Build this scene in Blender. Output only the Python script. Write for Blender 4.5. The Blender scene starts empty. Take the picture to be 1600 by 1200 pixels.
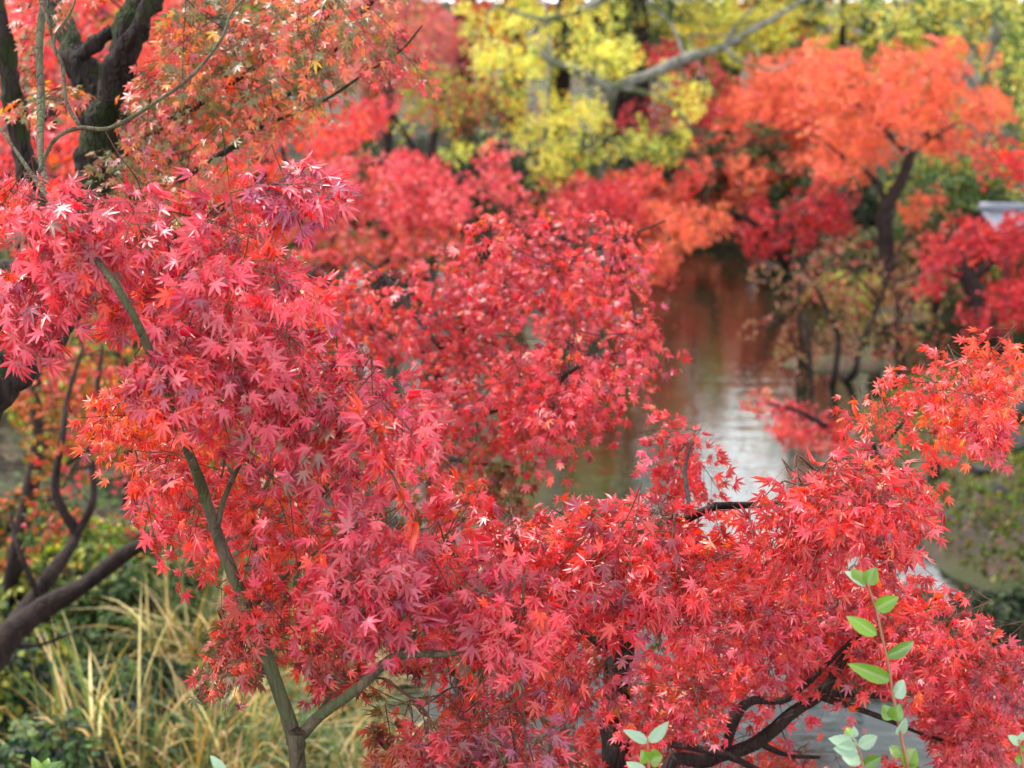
import bpy, math, random
import numpy as np
from mathutils import Vector
rng = np.random.default_rng(11)
random.seed(11)
C = bpy.context.scene
COL = C.collection

# ------------------------------------------------------------------ camera, light, exposure
FPX, CAMZ = 2323.0, 5.0
PITCH = math.atan(600.0 / FPX)
cam_d = bpy.data.cameras.new('camera')
cam = bpy.data.objects.new('camera', cam_d); COL.objects.link(cam)
cam.location = (0, 0, CAMZ)
cam.rotation_euler = (math.pi / 2 - PITCH, 0, 0)
cam_d.sensor_width = 36.0
cam_d.lens = FPX / 1600 * 36
cam_d.clip_start = 0.05
cam_d.clip_end = 2000
cam_d.dof.use_dof = True
cam_d.dof.focus_distance = 3.0
cam_d.dof.aperture_fstop = 3.7
C.camera = cam

SUN_EL, SUN_AZ = math.radians(56), math.radians(-62)     # azimuth measured from +Y towards +X
w = bpy.data.worlds.new('World'); C.world = w; w.use_nodes = True
nt = w.node_tree; nt.nodes.clear()
sky = nt.nodes.new('ShaderNodeTexSky'); sky.sky_type = 'NISHITA'; sky.sun_disc = False
sky.sun_elevation = SUN_EL; sky.sun_rotation = SUN_AZ; sky.dust_density = 3.0; sky.air_density = 1.0
tc = nt.nodes.new('ShaderNodeTexCoord')
cn = nt.nodes.new('ShaderNodeTexNoise'); cn.inputs['Scale'].default_value = 2.2; cn.inputs['Detail'].default_value = 6
cr = nt.nodes.new('ShaderNodeValToRGB'); cr.color_ramp.elements[0].position = 0.36; cr.color_ramp.elements[1].position = 0.6
mx = nt.nodes.new('ShaderNodeMix'); mx.data_type = 'RGBA'
mx.inputs['B'].default_value = (32.0, 32.5, 33.4, 1)     # thin cloud, brightened to whiten the pond glint
bg = nt.nodes.new('ShaderNodeBackground'); bg.inputs['Strength'].default_value = 0.1
wo = nt.nodes.new('ShaderNodeOutputWorld')
L = nt.links.new
L(tc.outputs['Generated'], cn.inputs['Vector']); L(cn.outputs['Fac'], cr.inputs['Fac'])
sx = nt.nodes.new('ShaderNodeSeparateXYZ'); L(tc.outputs['Generated'], sx.inputs['Vector'])
el = nt.nodes.new('ShaderNodeMapRange'); el.inputs['From Min'].default_value = .33; el.inputs['From Max'].default_value = .46      # low unseen cloud bank, added to brighten the glint on the pond
el.inputs['To Min'].default_value = 1.0; el.inputs['To Max'].default_value = .34; L(sx.outputs['Z'], el.inputs['Value'])
lo = nt.nodes.new('ShaderNodeMapRange'); lo.inputs['From Min'].default_value = .46; lo.inputs['From Max'].default_value = .33; L(sx.outputs['Z'], lo.inputs['Value'])
mxx = nt.nodes.new('ShaderNodeMath'); mxx.operation = 'MAXIMUM'; L(cr.outputs['Color'], mxx.inputs[0]); L(lo.outputs['Result'], mxx.inputs[1])
ml = nt.nodes.new('ShaderNodeMath'); ml.operation = 'MULTIPLY'; L(mxx.outputs['Value'], ml.inputs[0]); L(el.outputs['Result'], ml.inputs[1])
L(ml.outputs['Value'], mx.inputs['Factor']); L(sky.outputs['Color'], mx.inputs['A'])
L(mx.outputs['Result'], bg.inputs['Color']); L(bg.outputs['Background'], wo.inputs['Surface'])

sd = bpy.data.lights.new('sun', 'SUN'); sd.energy = 4.7; sd.angle = math.radians(2.0); sd.color = (1.0, 0.95, 0.88)
so = bpy.data.objects.new('sun', sd); COL.objects.link(so)
sdir = Vector((math.sin(SUN_AZ) * math.cos(SUN_EL), math.cos(SUN_AZ) * math.cos(SUN_EL), math.sin(SUN_EL)))
so.rotation_euler = sdir.to_track_quat('Z', 'Y').to_euler(); so.location = sdir * 60
C.view_settings.view_transform = 'Standard'; C.view_settings.look = 'None'
C.view_settings.gamma = 1.0; C.view_settings.exposure = 0.55
C.render.engine = 'CYCLES'
C.cycles.max_bounces = 8; C.cycles.diffuse_bounces = 3; C.cycles.transmission_bounces = 4
C.cycles.transparent_max_bounces = 4; C.cycles.use_denoising = True

# ------------------------------------------------------------------ helpers
FW = np.array([0, math.cos(PITCH), -math.sin(PITCH)]); UP = np.array([0, math.sin(PITCH), math.cos(PITCH)])
RT = np.array([1.0, 0, 0]); CP = np.array([0, 0, CAMZ])
def P(px, py, d):
    px = np.asarray(px, float); py = np.asarray(py, float); d = np.asarray(d, float)
    r = FW + RT * ((px - 800) / FPX)[..., None] + UP * ((600 - py) / FPX)[..., None]
    return CP + r * d[..., None]
def nrm(a): return a / np.maximum(np.linalg.norm(a, axis=-1, keepdims=True), 1e-9)
def lin(c):
    c = np.asarray(c, float) / 255.0
    return np.where(c <= 0.04045, c / 12.92, ((c + 0.055) / 1.055) ** 2.4)
def smooth(a, b, x): t = np.clip((x - a) / (b - a), 0, 1); return t * t * (3 - 2 * t)
def vnoise(x, y, s=1.0, seed=0):
    x = x * s; y = y * s
    return (np.sin(x * 1.7 + seed + 1.3 * np.sin(y * 1.1 + seed)) + np.sin(y * 2.3 - seed * 2 + 1.7 * np.sin(x * .9)) +
            .5 * np.sin(x * 4.1 + y * 3.3 + seed) + .5 * np.sin(x * 5.7 - y * 4.9 + 2 * seed)) / 3

def mesh_obj(name, V, F, mat, parent=None, tint=None, smooth_sh=False):
    """V (n,3), F list of arrays (m,k) of equal-sided faces"""
    me = bpy.data.meshes.new(name)
    V = np.asarray(V, np.float32)
    org = np.zeros(3, np.float32)
    if parent is not None:
        rt = parent
        while rt.parent is not None: rt = rt.parent
        org = np.array(rt.location, np.float32)
    me.vertices.add(len(V)); me.vertices.foreach_set('co', (V - org).ravel())
    loops = np.concatenate([f.ravel() for f in F]).astype(np.int32)
    cnt = np.concatenate([np.full(len(f), f.shape[1]) for f in F])
    st = np.concatenate([[0], np.cumsum(cnt)[:-1]]).astype(np.int32)
    me.loops.add(len(loops)); me.loops.foreach_set('vertex_index', loops)
    me.polygons.add(len(cnt)); me.polygons.foreach_set('loop_start', st)
    me.update(calc_edges=True); me.validate()
    if tint is not None:
        a = me.attributes.new('tint', 'FLOAT_COLOR', 'POINT')
        a.data.foreach_set('color', np.asarray(tint, np.float32).ravel())
    if smooth_sh: me.polygons.foreach_set('use_smooth', np.ones(len(cnt), bool))
    me.materials.append(mat)
    o = bpy.data.objects.new(name, me); COL.objects.link(o)
    if parent is not None: o.parent = parent
    return o
def thing(name, label, cat, loc, group=None):
    o = bpy.data.objects.new(name, None); COL.objects.link(o); o.location = tuple(float(v) for v in loc)
    o.empty_display_size = .2
    o['label'] = label; o['category'] = cat
    if group: o['group'] = group
    return o
def tag(o, label, cat, group=None, kind=None):
    if label: o['label'] = label
    if cat: o['category'] = cat
    if group: o['group'] = group
    if kind: o['kind'] = kind
    return o

class MB:
    def __init__(s): s.V = []; s.F = {}; s.n = 0; s.T = []
    def add(s, V, F, tint=None):
        V = np.asarray(V, float)
        s.V.append(V)
        for f in F:
            f = np.asarray(f)
            s.F.setdefault(f.shape[1], []).append(f + s.n)
        if tint is not None: s.T.append(np.broadcast_to(np.asarray(tint, float), (len(V), 4)))
        s.n += len(V)
    def build(s, name, mat, parent=None, sm=True):
        if not s.n: return None
        return mesh_obj(name, np.concatenate(s.V), [np.concatenate(v) for v in s.F.values()], mat, parent,
                        np.concatenate(s.T) if s.T else None, sm)

def catmull(pts, sub):
    p = np.asarray(pts, float); p = np.vstack([2 * p[0] - p[1], p, 2 * p[-1] - p[-2]])
    out = []
    for i in range(1, len(p) - 2):
        for t in np.arange(sub) / sub:
            a, b, c, d = p[i - 1], p[i], p[i + 1], p[i + 2]
            out.append(.5 * (2 * b + (c - a) * t + (2 * a - 5 * b + 4 * c - d) * t * t + (3 * b - a - 3 * c + d) * t ** 3))
    out.append(p[-2]); return np.array(out)
def tube(mb, pts, rad, sides=8, sub=5, rough=0.0, tint=None):
    pr = np.column_stack([np.asarray(pts, float), np.asarray(rad, float)])
    q = catmull(pr, sub) if sub > 1 else pr
    p, r = q[:, :3], np.maximum(q[:, 3], 1e-4)
    t = nrm(np.gradient(p, axis=0))
    ref = np.array([0.3, -0.9, 0.31]); u = nrm(np.cross(t, ref)); v = np.cross(t, u)
    a = np.arange(sides) * 2 * np.pi / sides
    rr = r[:, None] * np.ones(sides)
    if rough: rr = rr * (1 + rough * (rng.random(rr.shape) - .5) + rough * .7 * np.sin(a * 2 + 1)[None] * np.sin(np.arange(len(p)) * .7)[:, None])
    V = p[:, None] + (u[:, None] * np.cos(a)[None, :, None] + v[:, None] * np.sin(a)[None, :, None]) * rr[..., None]
    n, k = len(p), sides
    i = np.arange(n - 1)[:, None] * k; j = np.arange(k)[None]; j2 = (j + 1) % k
    F = np.stack([i + j, i + j2, i + k + j2, i + k + j], -1).reshape(-1, 4)
    V = np.vstack([V.reshape(-1, 3), p[:1], p[-1:]])
    jj = np.arange(k); c0, c1 = n * k, n * k + 1
    T = np.vstack([np.stack([(jj + 1) % k, jj, np.full(k, c0)], -1),
                   np.stack([(n - 1) * k + jj, (n - 1) * k + (jj + 1) % k, np.full(k, c1)], -1)])
    mb.add(V, [F, T], tint)
    return p, r

# ------------------------------------------------------------------ materials
def mat(name):
    m = bpy.data.materials.new(name); m.use_nodes = True; n = m.node_tree; n.nodes.clear()
    return m, n, n.nodes.new('ShaderNodeOutputMaterial')
def foliage_mat(name, rough=.42, trans=.42, spec=.5, rib=.25):
    m, n, out = mat(name); N = n.nodes.new; K = n.links.new
    at = N('ShaderNodeAttribute'); at.attribute_name = 'tint'
    nz = N('ShaderNodeTexNoise'); nz.inputs['Scale'].default_value = 32; nz.inputs['Detail'].default_value = 3
    hs = N('ShaderNodeHueSaturation'); mr = N('ShaderNodeMapRange')
    mr.inputs['To Min'].default_value = .7; mr.inputs['To Max'].default_value = 1.25
    K(nz.outputs['Fac'], mr.inputs['Value']); K(mr.outputs['Result'], hs.inputs['Value']); K(at.outputs['Color'], hs.inputs['Color'])
    n2 = N('ShaderNodeTexNoise'); n2.inputs['Scale'].default_value = 70; n2.inputs['Detail'].default_value = 4
    r2 = N('ShaderNodeMapRange'); r2.inputs['From Min'].default_value = .56; r2.inputs['From Max'].default_value = .68; r2.inputs['To Max'].default_value = .65
    K(n2.outputs['Fac'], r2.inputs['Value'])
    m2 = N('ShaderNodeMix'); m2.data_type = 'RGBA'; m2.inputs['B'].default_value = (.16, .06, .03, 1)
    K(r2.outputs['Result'], m2.inputs['Factor']); K(hs.outputs['Color'], m2.inputs['A'])
    mxr = N('ShaderNodeMix'); mxr.data_type = 'RGBA'; mxr.inputs['B'].default_value = (.62, .2, .12, 1)
    rr = N('ShaderNodeMapRange'); rr.inputs['From Min'].default_value = 0.0; rr.inputs['From Max'].default_value = .13
    rr.inputs['To Min'].default_value = rib; rr.inputs['To Max'].default_value = 0
    K(at.outputs['Alpha'], rr.inputs['Value']); K(rr.outputs['Result'], mxr.inputs['Factor']); K(m2.outputs['Result'], mxr.inputs['A'])
    pb = N('ShaderNodeBsdfPrincipled'); pb.inputs['Roughness'].default_value = rough; pb.inputs['Specular IOR Level'].default_value = spec
    K(mxr.outputs['Result'], pb.inputs['Base Color'])
    tr = N('ShaderNodeBsdfTranslucent')
    h2 = N('ShaderNodeHueSaturation'); h2.inputs['Hue'].default_value = .512; h2.inputs['Saturation'].default_value = 1.1; h2.inputs['Value'].default_value = 1.5
    K(hs.outputs['Color'], h2.inputs['Color']); K(h2.outputs['Color'], tr.inputs['Color'])
    ms = N('ShaderNodeMixShader'); ms.inputs['Fac'].default_value = trans
    K(pb.outputs['BSDF'], ms.inputs[1]); K(tr.outputs['BSDF'], ms.inputs[2]); K(ms.outputs['Shader'], out.inputs['Surface'])
    return m
def bark_mat(name, c1, c2, moss=None, moss_amt=.5, scale=18, stretch=(1, 1, .35), bump=.5, rough=.85):
    m, n, out = mat(name); N = n.nodes.new; K = n.links.new
    t = N('ShaderNodeTexCoord'); mp = N('ShaderNodeMapping'); mp.inputs['Scale'].default_value = stretch
    K(t.outputs['Object'], mp.inputs['Vector'])
    a = N('ShaderNodeTexNoise'); a.inputs['Scale'].default_value = scale; a.inputs['Detail'].default_value = 8; a.inputs['Roughness'].default_value = .7
    K(mp.outputs['Vector'], a.inputs['Vector'])
    r = N('ShaderNodeValToRGB'); r.color_ramp.elements[0].position = .35; r.color_ramp.elements[1].position = .68
    r.color_ramp.elements[0].color = (*c1, 1); r.color_ramp.elements[1].color = (*c2, 1); K(a.outputs['Fac'], r.inputs['Fac'])
    col = r.outputs['Color']
    if moss:
        b = N('ShaderNodeTexNoise'); b.inputs['Scale'].default_value = scale * .3; b.inputs['Detail'].default_value = 5; K(t.outputs['Object'], b.inputs['Vector'])
        rb = N('ShaderNodeValToRGB'); rb.color_ramp.elements[0].position = .62 - moss_amt * .3; rb.color_ramp.elements[1].position = .68 - moss_amt * .3
        K(b.outputs['Fac'], rb.inputs['Fac'])
        mm = N('ShaderNodeMix'); mm.data_type = 'RGBA'; mm.inputs['B'].default_value = (*moss, 1)
        K(rb.outputs['Color'], mm.inputs['Factor']); K(col, mm.inputs['A']); col = mm.outputs['Result']
    pb = N('ShaderNodeBsdfPrincipled'); pb.inputs['Roughness'].default_value = rough; pb.inputs['Specular IOR Level'].default_value = .25; K(col, pb.inputs['Base Color'])
    vo = N('ShaderNodeTexVoronoi'); vo.feature = 'DISTANCE_TO_EDGE'; vo.inputs['Scale'].default_value = scale * 1.6
    m3 = N('ShaderNodeMapping'); m3.inputs['Scale'].default_value = (stretch[0], stretch[1], stretch[2] * .5); K(t.outputs['Object'], m3.inputs['Vector']); K(m3.outputs['Vector'], vo.inputs['Vector'])
    cl = N('ShaderNodeMapRange'); cl.inputs['From Max'].default_value = .12; K(vo.outputs['Distance'], cl.inputs['Value'])
    ah = N('ShaderNodeMath'); ah.operation = 'MULTIPLY_ADD'; ah.inputs[1].default_value = .5; K(cl.outputs['Result'], ah.inputs[0]); K(a.outputs['Fac'], ah.inputs[2])
    bp = N('ShaderNodeBump'); bp.inputs['Strength'].default_value = bump; bp.inputs['Distance'].default_value = .02
    K(ah.outputs['Value'], bp.inputs['Height']); K(bp.outputs['Normal'], pb.inputs['Normal']); K(pb.outputs['BSDF'], out.inputs['Surface'])
    return m
M_LEAF = foliage_mat('maple_leaf', rough=.4, trans=.37, spec=.8)
M_FAR = foliage_mat('far_leaf', rough=.5, trans=.42, spec=.35, rib=0)
M_GREEN = foliage_mat('glossy_leaf', rough=.28, trans=.25, spec=.6, rib=.12)
M_BUSH = foliage_mat('bush_leaf', rough=.6, trans=.25, spec=.25, rib=0)
M_BLADE = foliage_mat('grass_blade', rough=.5, trans=.35, spec=.4, rib=0)
M_BARK_YOUNG = bark_mat('young_maple_bark', (.034, .026, .016), (.125, .10, .065), (.07, .075, .035), .3, 30, bump=.6)
M_BARK_OLD = bark_mat('old_mossy_bark', (.006, .004, .004), (.045, .032, .027), (.022, .03, .008), .4, 30, bump=.9)
M_BARK_DARK = bark_mat('dark_bark', (.007, .004, .004), (.042, .025, .021), None, 0, 20, bump=.6)  # noise between two near-black browns, without moss
M_TWIG = bark_mat('red_twig', (.05, .022, .015), (.15, .075, .05), None, 0, 40, bump=.2)
M_LICHEN = bark_mat('lichened_bark', (.04, .04, .03), (.24, .245, .21), (.075, .09, .04), .45, 7, bump=.5)

# ------------------------------------------------------------------ leaf shapes
def maple_template(lobes, wide, sinus, droop, fold, petiole=True, twist=0.0):
    """lobes: list of (angle deg, length). returns V (n,3) in (side, axis, normal), faces, rib values"""
    V = [(0, 0, 0)]; rib = [0.]; F3 = []
    idx = []
    for a, l in lobes:
        a = math.radians(a); dx, dy = math.sin(a), math.cos(a); nx, ny = dy, -dx
        e = []
        for s in (-1, 1):
            V.append((dx * l * .52 + s * nx * wide * l, dy * l * .52 + s * ny * wide * l, fold * l)); rib.append(1.); e.append(len(V) - 1)
        V.append((dx * l, dy * l, 0)); rib.append(0.); e.append(len(V) - 1)
        idx.append(e)
    sin_i = []
    for (a, l), (b, k) in zip(lobes[:-1], lobes[1:]):
        m = math.radians((a + b) / 2); s = sinus * min(l, k) ** .5
        V.append((math.sin(m) * s, math.cos(m) * s, fold * .6)); rib.append(1.); sin_i.append(len(V) - 1)
    for i, (wl, wr, tp) in enumerate(idx):
        F3 += [(0, tp, wl), (0, wr, tp)]
        if i > 0: F3.append((0, wl, sin_i[i - 1]))
        if i < len(idx) - 1: F3.append((0, sin_i[i], wr))
    V = np.array(V, float)
    r2 = V[:, 0] ** 2 + V[:, 1] ** 2
    V[:, 2] -= droop * r2
    V[:, 2] += twist * V[:, 0] * V[:, 1]
    if petiole:
        n = len(V)
        V = np.vstack([V, [(-.014, 0, 0), (.014, 0, 0), (.012, -.65, .06), (-.012, -.65, .06)]]); rib += [0.] * 4
        F3 += [(n, n + 2, n + 1), (n, n + 3, n + 2)]
    return V, np.array(F3), np.array(rib)
L7 = [(-122, .36), (-80, .7), (-39, .93), (0, 1.05), (39, .93), (80, .7), (122, .36)]
L7b = [(-118, .42), (-74, .8), (-34, .9), (3, 1.0), (41, .98), (84, .66), (125, .33)]
L5 = [(-95, .6), (-46, .9), (0, 1.05), (46, .9), (95, .6)]
L5b = [(-88, .7), (-42, .9), (4, 1.0), (50, .95), (92, .5)]
NEAR = [maple_template(L7, .135, .33, .22, .05), maple_template(L7b, .15, .35, .42, .08, twist=.3),
        maple_template(L7, .125, .3, .05, .09, twist=-.35), maple_template(L7b, .12, .32, .65, .03, twist=.1),
        maple_template(L7, .125, .31, .3, .26, twist=.2), maple_template(L7b, .13, .33, .85, .14, twist=-.5), maple_template(L5b, .13, .3, .15, .1, twist=.5)]
MID = [maple_template(L7, .13, .3, .25, .06), maple_template(L5, .15, .3, .45, .05, twist=.25), maple_template(L5b, .15, .3, .1, .08)]
FART = [maple_template(L5, .2, .34, .3, .05, petiole=False), maple_template([(-60, .9), (0, 1.05), (60, .9)], .26, .4, .2, .05, petiole=False)]
SIMPLE = [(np.array([(0, -.1, 0), (-.5, .55, .12), (0, 1.2, -.1), (.5, .6, .12)], float), np.array([(0, 3, 2), (0, 2, 1)]), np.array([1., 1, 1, 1]))]
OVAL = [(np.array([(0, 0, 0), (-.34, .25, .08), (-.42, .6, .08), (-.22, .95, 0), (0, 1.15, -.08), (.22, .95, 0), (.42, .6, .08), (.34, .25, .08), (0, .6, -.02)], float),
         np.array([(8, 1, 0), (8, 2, 1), (8, 3, 2), (8, 4, 3), (8, 5, 4), (8, 6, 5), (8, 7, 6), (8, 0, 7)]), np.array([0., 1, 1, 1, 0, 1, 1, 1, 0]))]

def leaf_arrays(mb, tmpl, pos, axis, normal, size, color):
    """adds one leaf per row"""
    n = len(pos)
    if n == 0: return
    which = rng.integers(0, len(tmpl), n)
    axis = nrm(axis); side = nrm(np.cross(axis, normal)); normal = np.cross(side, axis)
    wx = np.where(rng.random(n) < .3, rng.uniform(.42, .8, n), rng.uniform(.78, 1.1, n))
    for k, (V, F, rib) in enumerate(tmpl):
        s = np.nonzero(which == k)[0]
        if not len(s): continue
        m = len(V)
        curl = rng.uniform(.2, 1.9, len(s)) * np.where(rng.random(len(s)) < .12, -1, 1)
        W = (side[s, None] * (V[None, :, 0:1] * wx[s, None, None]) + axis[s, None] * V[None, :, 1:2]
             + normal[s, None] * (V[None, :, 2:3] * curl[:, None, None])) * size[s, None, None] + pos[s, None]
        FF = (F[None] + (np.arange(len(s)) * m)[:, None, None]).reshape(-1, F.shape[1])
        col = np.concatenate([np.repeat(color[s][:, None], m, 1), np.broadcast_to(rib[None, :, None], (len(s), m, 1))], -1).reshape(-1, 4)
        mb.add(W.reshape(-1, 3), [FF], col)

def pick(palette, n, jit=.12):
    """palette: list of (weight, srgb). returns linear colours"""
    wts = np.array([p[0] for p in palette], float); wts /= wts.sum()
    cols = np.array([lin(p[1]) for p in palette])
    c = cols[rng.choice(len(palette), n, p=wts)]
    v = np.exp(rng.normal(0, jit, (n, 1)))
    return np.clip(c * v * np.exp(rng.normal(0, jit * .5, (n, 3))), 0, .85)

# a spray: (u along, v across, leaf angle, is-tip)
def spray_layout(npair=6, sub=2):
    A = []; T = [((0, 0), (1, 0))]
    for j in range(npair):
        u = .1 + .85 * j / (npair - 1)
        for s in (-1, 1):
            if sub and j < npair - 2:
                l = .42 * (1 - .55 * u); ca, sa = math.cos(.85), math.sin(.85) * s
                T.append(((u, 0), (u + ca * l, sa * l)))
                for q in range(1, sub + 1):
                    f = q / sub
                    for t in (-1, 1): A.append((u + ca * l * f, sa * l * f, s * .85 + t * .9))
                A.append((u + ca * l, sa * l, s * .85))
            else:
                A.append((u, 0, s * .95))
    A.append((1, 0, 0))
    return np.array(A), T
SPRAY_A, SPRAY_T = spray_layout(6, 2)

def inpoly(px, py, poly):
    poly = np.asarray(poly, float); ins = np.zeros(len(px), bool)
    x1, y1 = poly[-1]
    for x2, y2 in poly:
        c = ((y1 > py) != (y2 > py)) & (px < (x2 - x1) * (py - y1) / ((y2 - y1) or 1e-9) + x1)
        ins ^= c; x1, y1 = x2, y2
    return ins
def polyarea(p):
    p = np.asarray(p, float); x, y = p[:, 0], p[:, 1]
    return abs(np.dot(x, np.roll(y, 1)) - np.dot(y, np.roll(x, 1))) / 2
def edge_dist(q, p):
    d = np.full(len(q), 1e9)
    for a, b in zip(p, np.roll(p, -1, 0)):
        ab = b - a; t = np.clip(((q - a) @ ab) / (ab @ ab), 0, 1)
        d = np.minimum(d, np.linalg.norm(q - a - t[:, None] * ab, axis=1))
    return d
def sample_poly(poly, n, holes=(), margin=0, tier=0):
    p = np.asarray(poly, float); lo, hi = p.min(0), p.max(0); out = []
    tot = 0
    while tot < n:
        q = rng.uniform(lo, hi, (n * 3 + 20, 2)); k = inpoly(q[:, 0], q[:, 1], p)
        for h in holes: k &= ~inpoly(q[:, 0], q[:, 1], h)
        q = q[k]
        if margin: q = q[edge_dist(q, p) > margin * rng.uniform(.3, 1.1, len(q))]
        if tier:
            ph = 2.4 * np.sin(q[:, 0] / (tier * 2.1)) + q[:, 0] * .012
            q[:, 1] += tier / 6.283 * .8 * np.sin(q[:, 1] * 6.283 / tier + ph)
        out.append(q); tot += len(q)
    return np.concatenate(out)[:n]

UPV = np.array([0, 0, 1.0])
def make_sprays(leaf_mb, twig_mb, org, out, Ls, leaf, pal, tmpl, droop=.35, face=.55, keep=.93, tipcol=None, jit=.13, seeds=0):
    """org (n,3) centre of the sprays; out (n,3) outward directions. Builds leaves and their twigs; returns spray bases"""
    n = len(org)
    nrmv = nrm(UPV * .62 + out * face + rng.normal(0, .28, (n, 3)))
    t = out + rng.normal(0, .45, (n, 3)) - UPV * droop
    t = nrm(t - nrmv * np.sum(t * nrmv, -1, keepdims=True))
    s = np.cross(t, nrmv)
    Lr = Ls * rng.uniform(.7, 1.25, n)
    base = org - t * (Lr * .42)[:, None]
    A = SPRAY_A
    m = len(A)
    u = A[:, 0][None] + rng.normal(0, .03, (n, m)); v = A[:, 1][None] + rng.normal(0, .03, (n, m))
    pos = base[:, None] + (t[:, None] * u[..., None] + s[:, None] * v[..., None]) * Lr[:, None, None]
    pos[..., 2] -= .22 * Lr[:, None] * u ** 2
    ang = A[:, 2][None] + rng.normal(0, .3, (n, m))
    ax = t[:, None] * np.cos(ang)[..., None] + s[:, None] * np.sin(ang)[..., None]
    ax = ax + rng.normal(0, .18, (n, m, 3)); ax[..., 2] -= rng.uniform(.1, 1.1, (n, m))
    nv = nrmv[:, None] + rng.normal(0, .42, (n, m, 3)) + out[:, None] * .12
    sc = pick(pal, n, jit)                     # one dominant colour per spray
    lc = pick(pal, n * m, jit).reshape(n, m, 3)
    mixf = (rng.random((n, m, 1)) < .4)
    colr = np.where(mixf, sc[:, None] * np.exp(rng.normal(0, .12, (n, m, 1))), lc)
    sel = rng.random((n, m)) < keep
    size = leaf * rng.uniform(.68, 1.18, (n, m))
    pos = pos + nrm(ax) * (size * .6)[..., None]
    leaf_arrays(leaf_mb, tmpl, pos[sel], ax[sel], nv[sel], size[sel], np.clip(colr[sel], 0, .9))
    if seeds:
        k = rng.random((n, m)) < seeds
        sp = pos[k] + rng.normal(0, leaf * .4, (k.sum(), 3))
        leaf_arrays(leaf_mb, SIMPLE, sp, rng.normal(0, 1, (len(sp), 3)) - UPV * .7, rng.normal(0, 1, (len(sp), 3)), np.full(len(sp), leaf * .22), np.broadcast_to(lin((226, 190, 140)), (len(sp), 3)))
    if twig_mb is not None:
        for (a, b) in SPRAY_T:
            q = []
            for f in (0, .5, 1):
                uu, vv = a[0] + (b[0] - a[0]) * f, a[1] + (b[1] - a[1]) * f
                p = base + (t * uu + s * vv) * Lr[:, None]; p[:, 2] -= .22 * Lr * uu ** 2
                q.append(p)
            for i in range(3):
                pass
            r0 = .0016 if a == (0, 0) else .0011
            e1 = s * r0; e2 = nrmv * r0
            rings = []
            for f, p in zip((1, .8, .5), q):
                rings.append(np.stack([p + e1 * f, p - e1 * .5 * f + e2 * .87 * f, p - e1 * .5 * f - e2 * .87 * f], 1))
            V = np.concatenate(rings, 1)      # n,9,3
            fr = []
            for k in (0, 3):
                for j in range(3): fr.append((k + j, k + (j + 1) % 3, k + 3 + (j + 1) % 3, k + 3 + j))
            FF = (np.array(fr)[None] + (np.arange(n) * 9)[:, None, None]).reshape(-1, 4)
            twig_mb.add(V.reshape(-1, 3), [FF])
    return base

def grow(mb, skel, tips, r0=.0018, rmax=.03, step=.12, sides=5, wob=.07, power=.45):
    """joins every tip to the nearest wood already there, like a tree finding its twigs"""
    tips = np.asarray(tips)
    nodes = [np.asarray(skel)]
    par = [np.full(len(skel), -1)]
    N0 = len(skel)
    allp = np.empty((N0 + len(tips) * 14, 3)); allp[:N0] = skel; cnt = N0
    parent = np.full(len(allp), -1)
    d0 = np.array([np.min(np.linalg.norm(allp[:N0] - t, axis=1)) for t in tips])
    for i in np.argsort(d0):
        t = tips[i]
        d = np.linalg.norm(allp[:cnt] - t, axis=1) + np.maximum(0, allp[:cnt, 2] - t[2]) * .15
        k = int(np.argmin(d)); a = allp[k]; dist = np.linalg.norm(t - a)
        m = int(min(12, max(2, round(dist / step))))
        prev = k
        off = rng.normal(0, wob * dist * .5, 3) * (1, 1, .5)
        for q in range(1, m + 1):
            f = q / m
            p = a + (t - a) * f + off * math.sin(math.pi * f) + np.array([0, 0, -.04 * dist]) * math.sin(math.pi * f)
            allp[cnt] = p; parent[cnt] = prev; prev = cnt; cnt += 1
    load = np.zeros(cnt)
    haschild = np.zeros(cnt, bool); haschild[parent[N0:cnt]] = True
    load[N0:][~haschild[N0:]] = 1
    for i in range(cnt - 1, N0 - 1, -1):
        load[parent[i]] += load[i]
    rad = np.minimum(r0 * np.maximum(load, 1) ** power, rmax)
    # emit polylines
    done = np.zeros(cnt, bool); ch = {}
    for i in range(N0, cnt): ch.setdefault(parent[i], []).append(i)
    for i in range(N0, cnt):
        if done[i]: continue
        line = [parent[i], i]; done[i] = True; j = i
        while j in ch:
            c = max((x for x in ch[j] if not done[x]), key=lambda x: load[x], default=None)
            if c is None: break
            line.append(c); done[c] = True; j = c
        rr = [rad[k] for k in line]; rr[0] = rr[1]
        tube(mb, allp[line], rr, sides, 3 if sides > 4 else 1)

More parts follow.
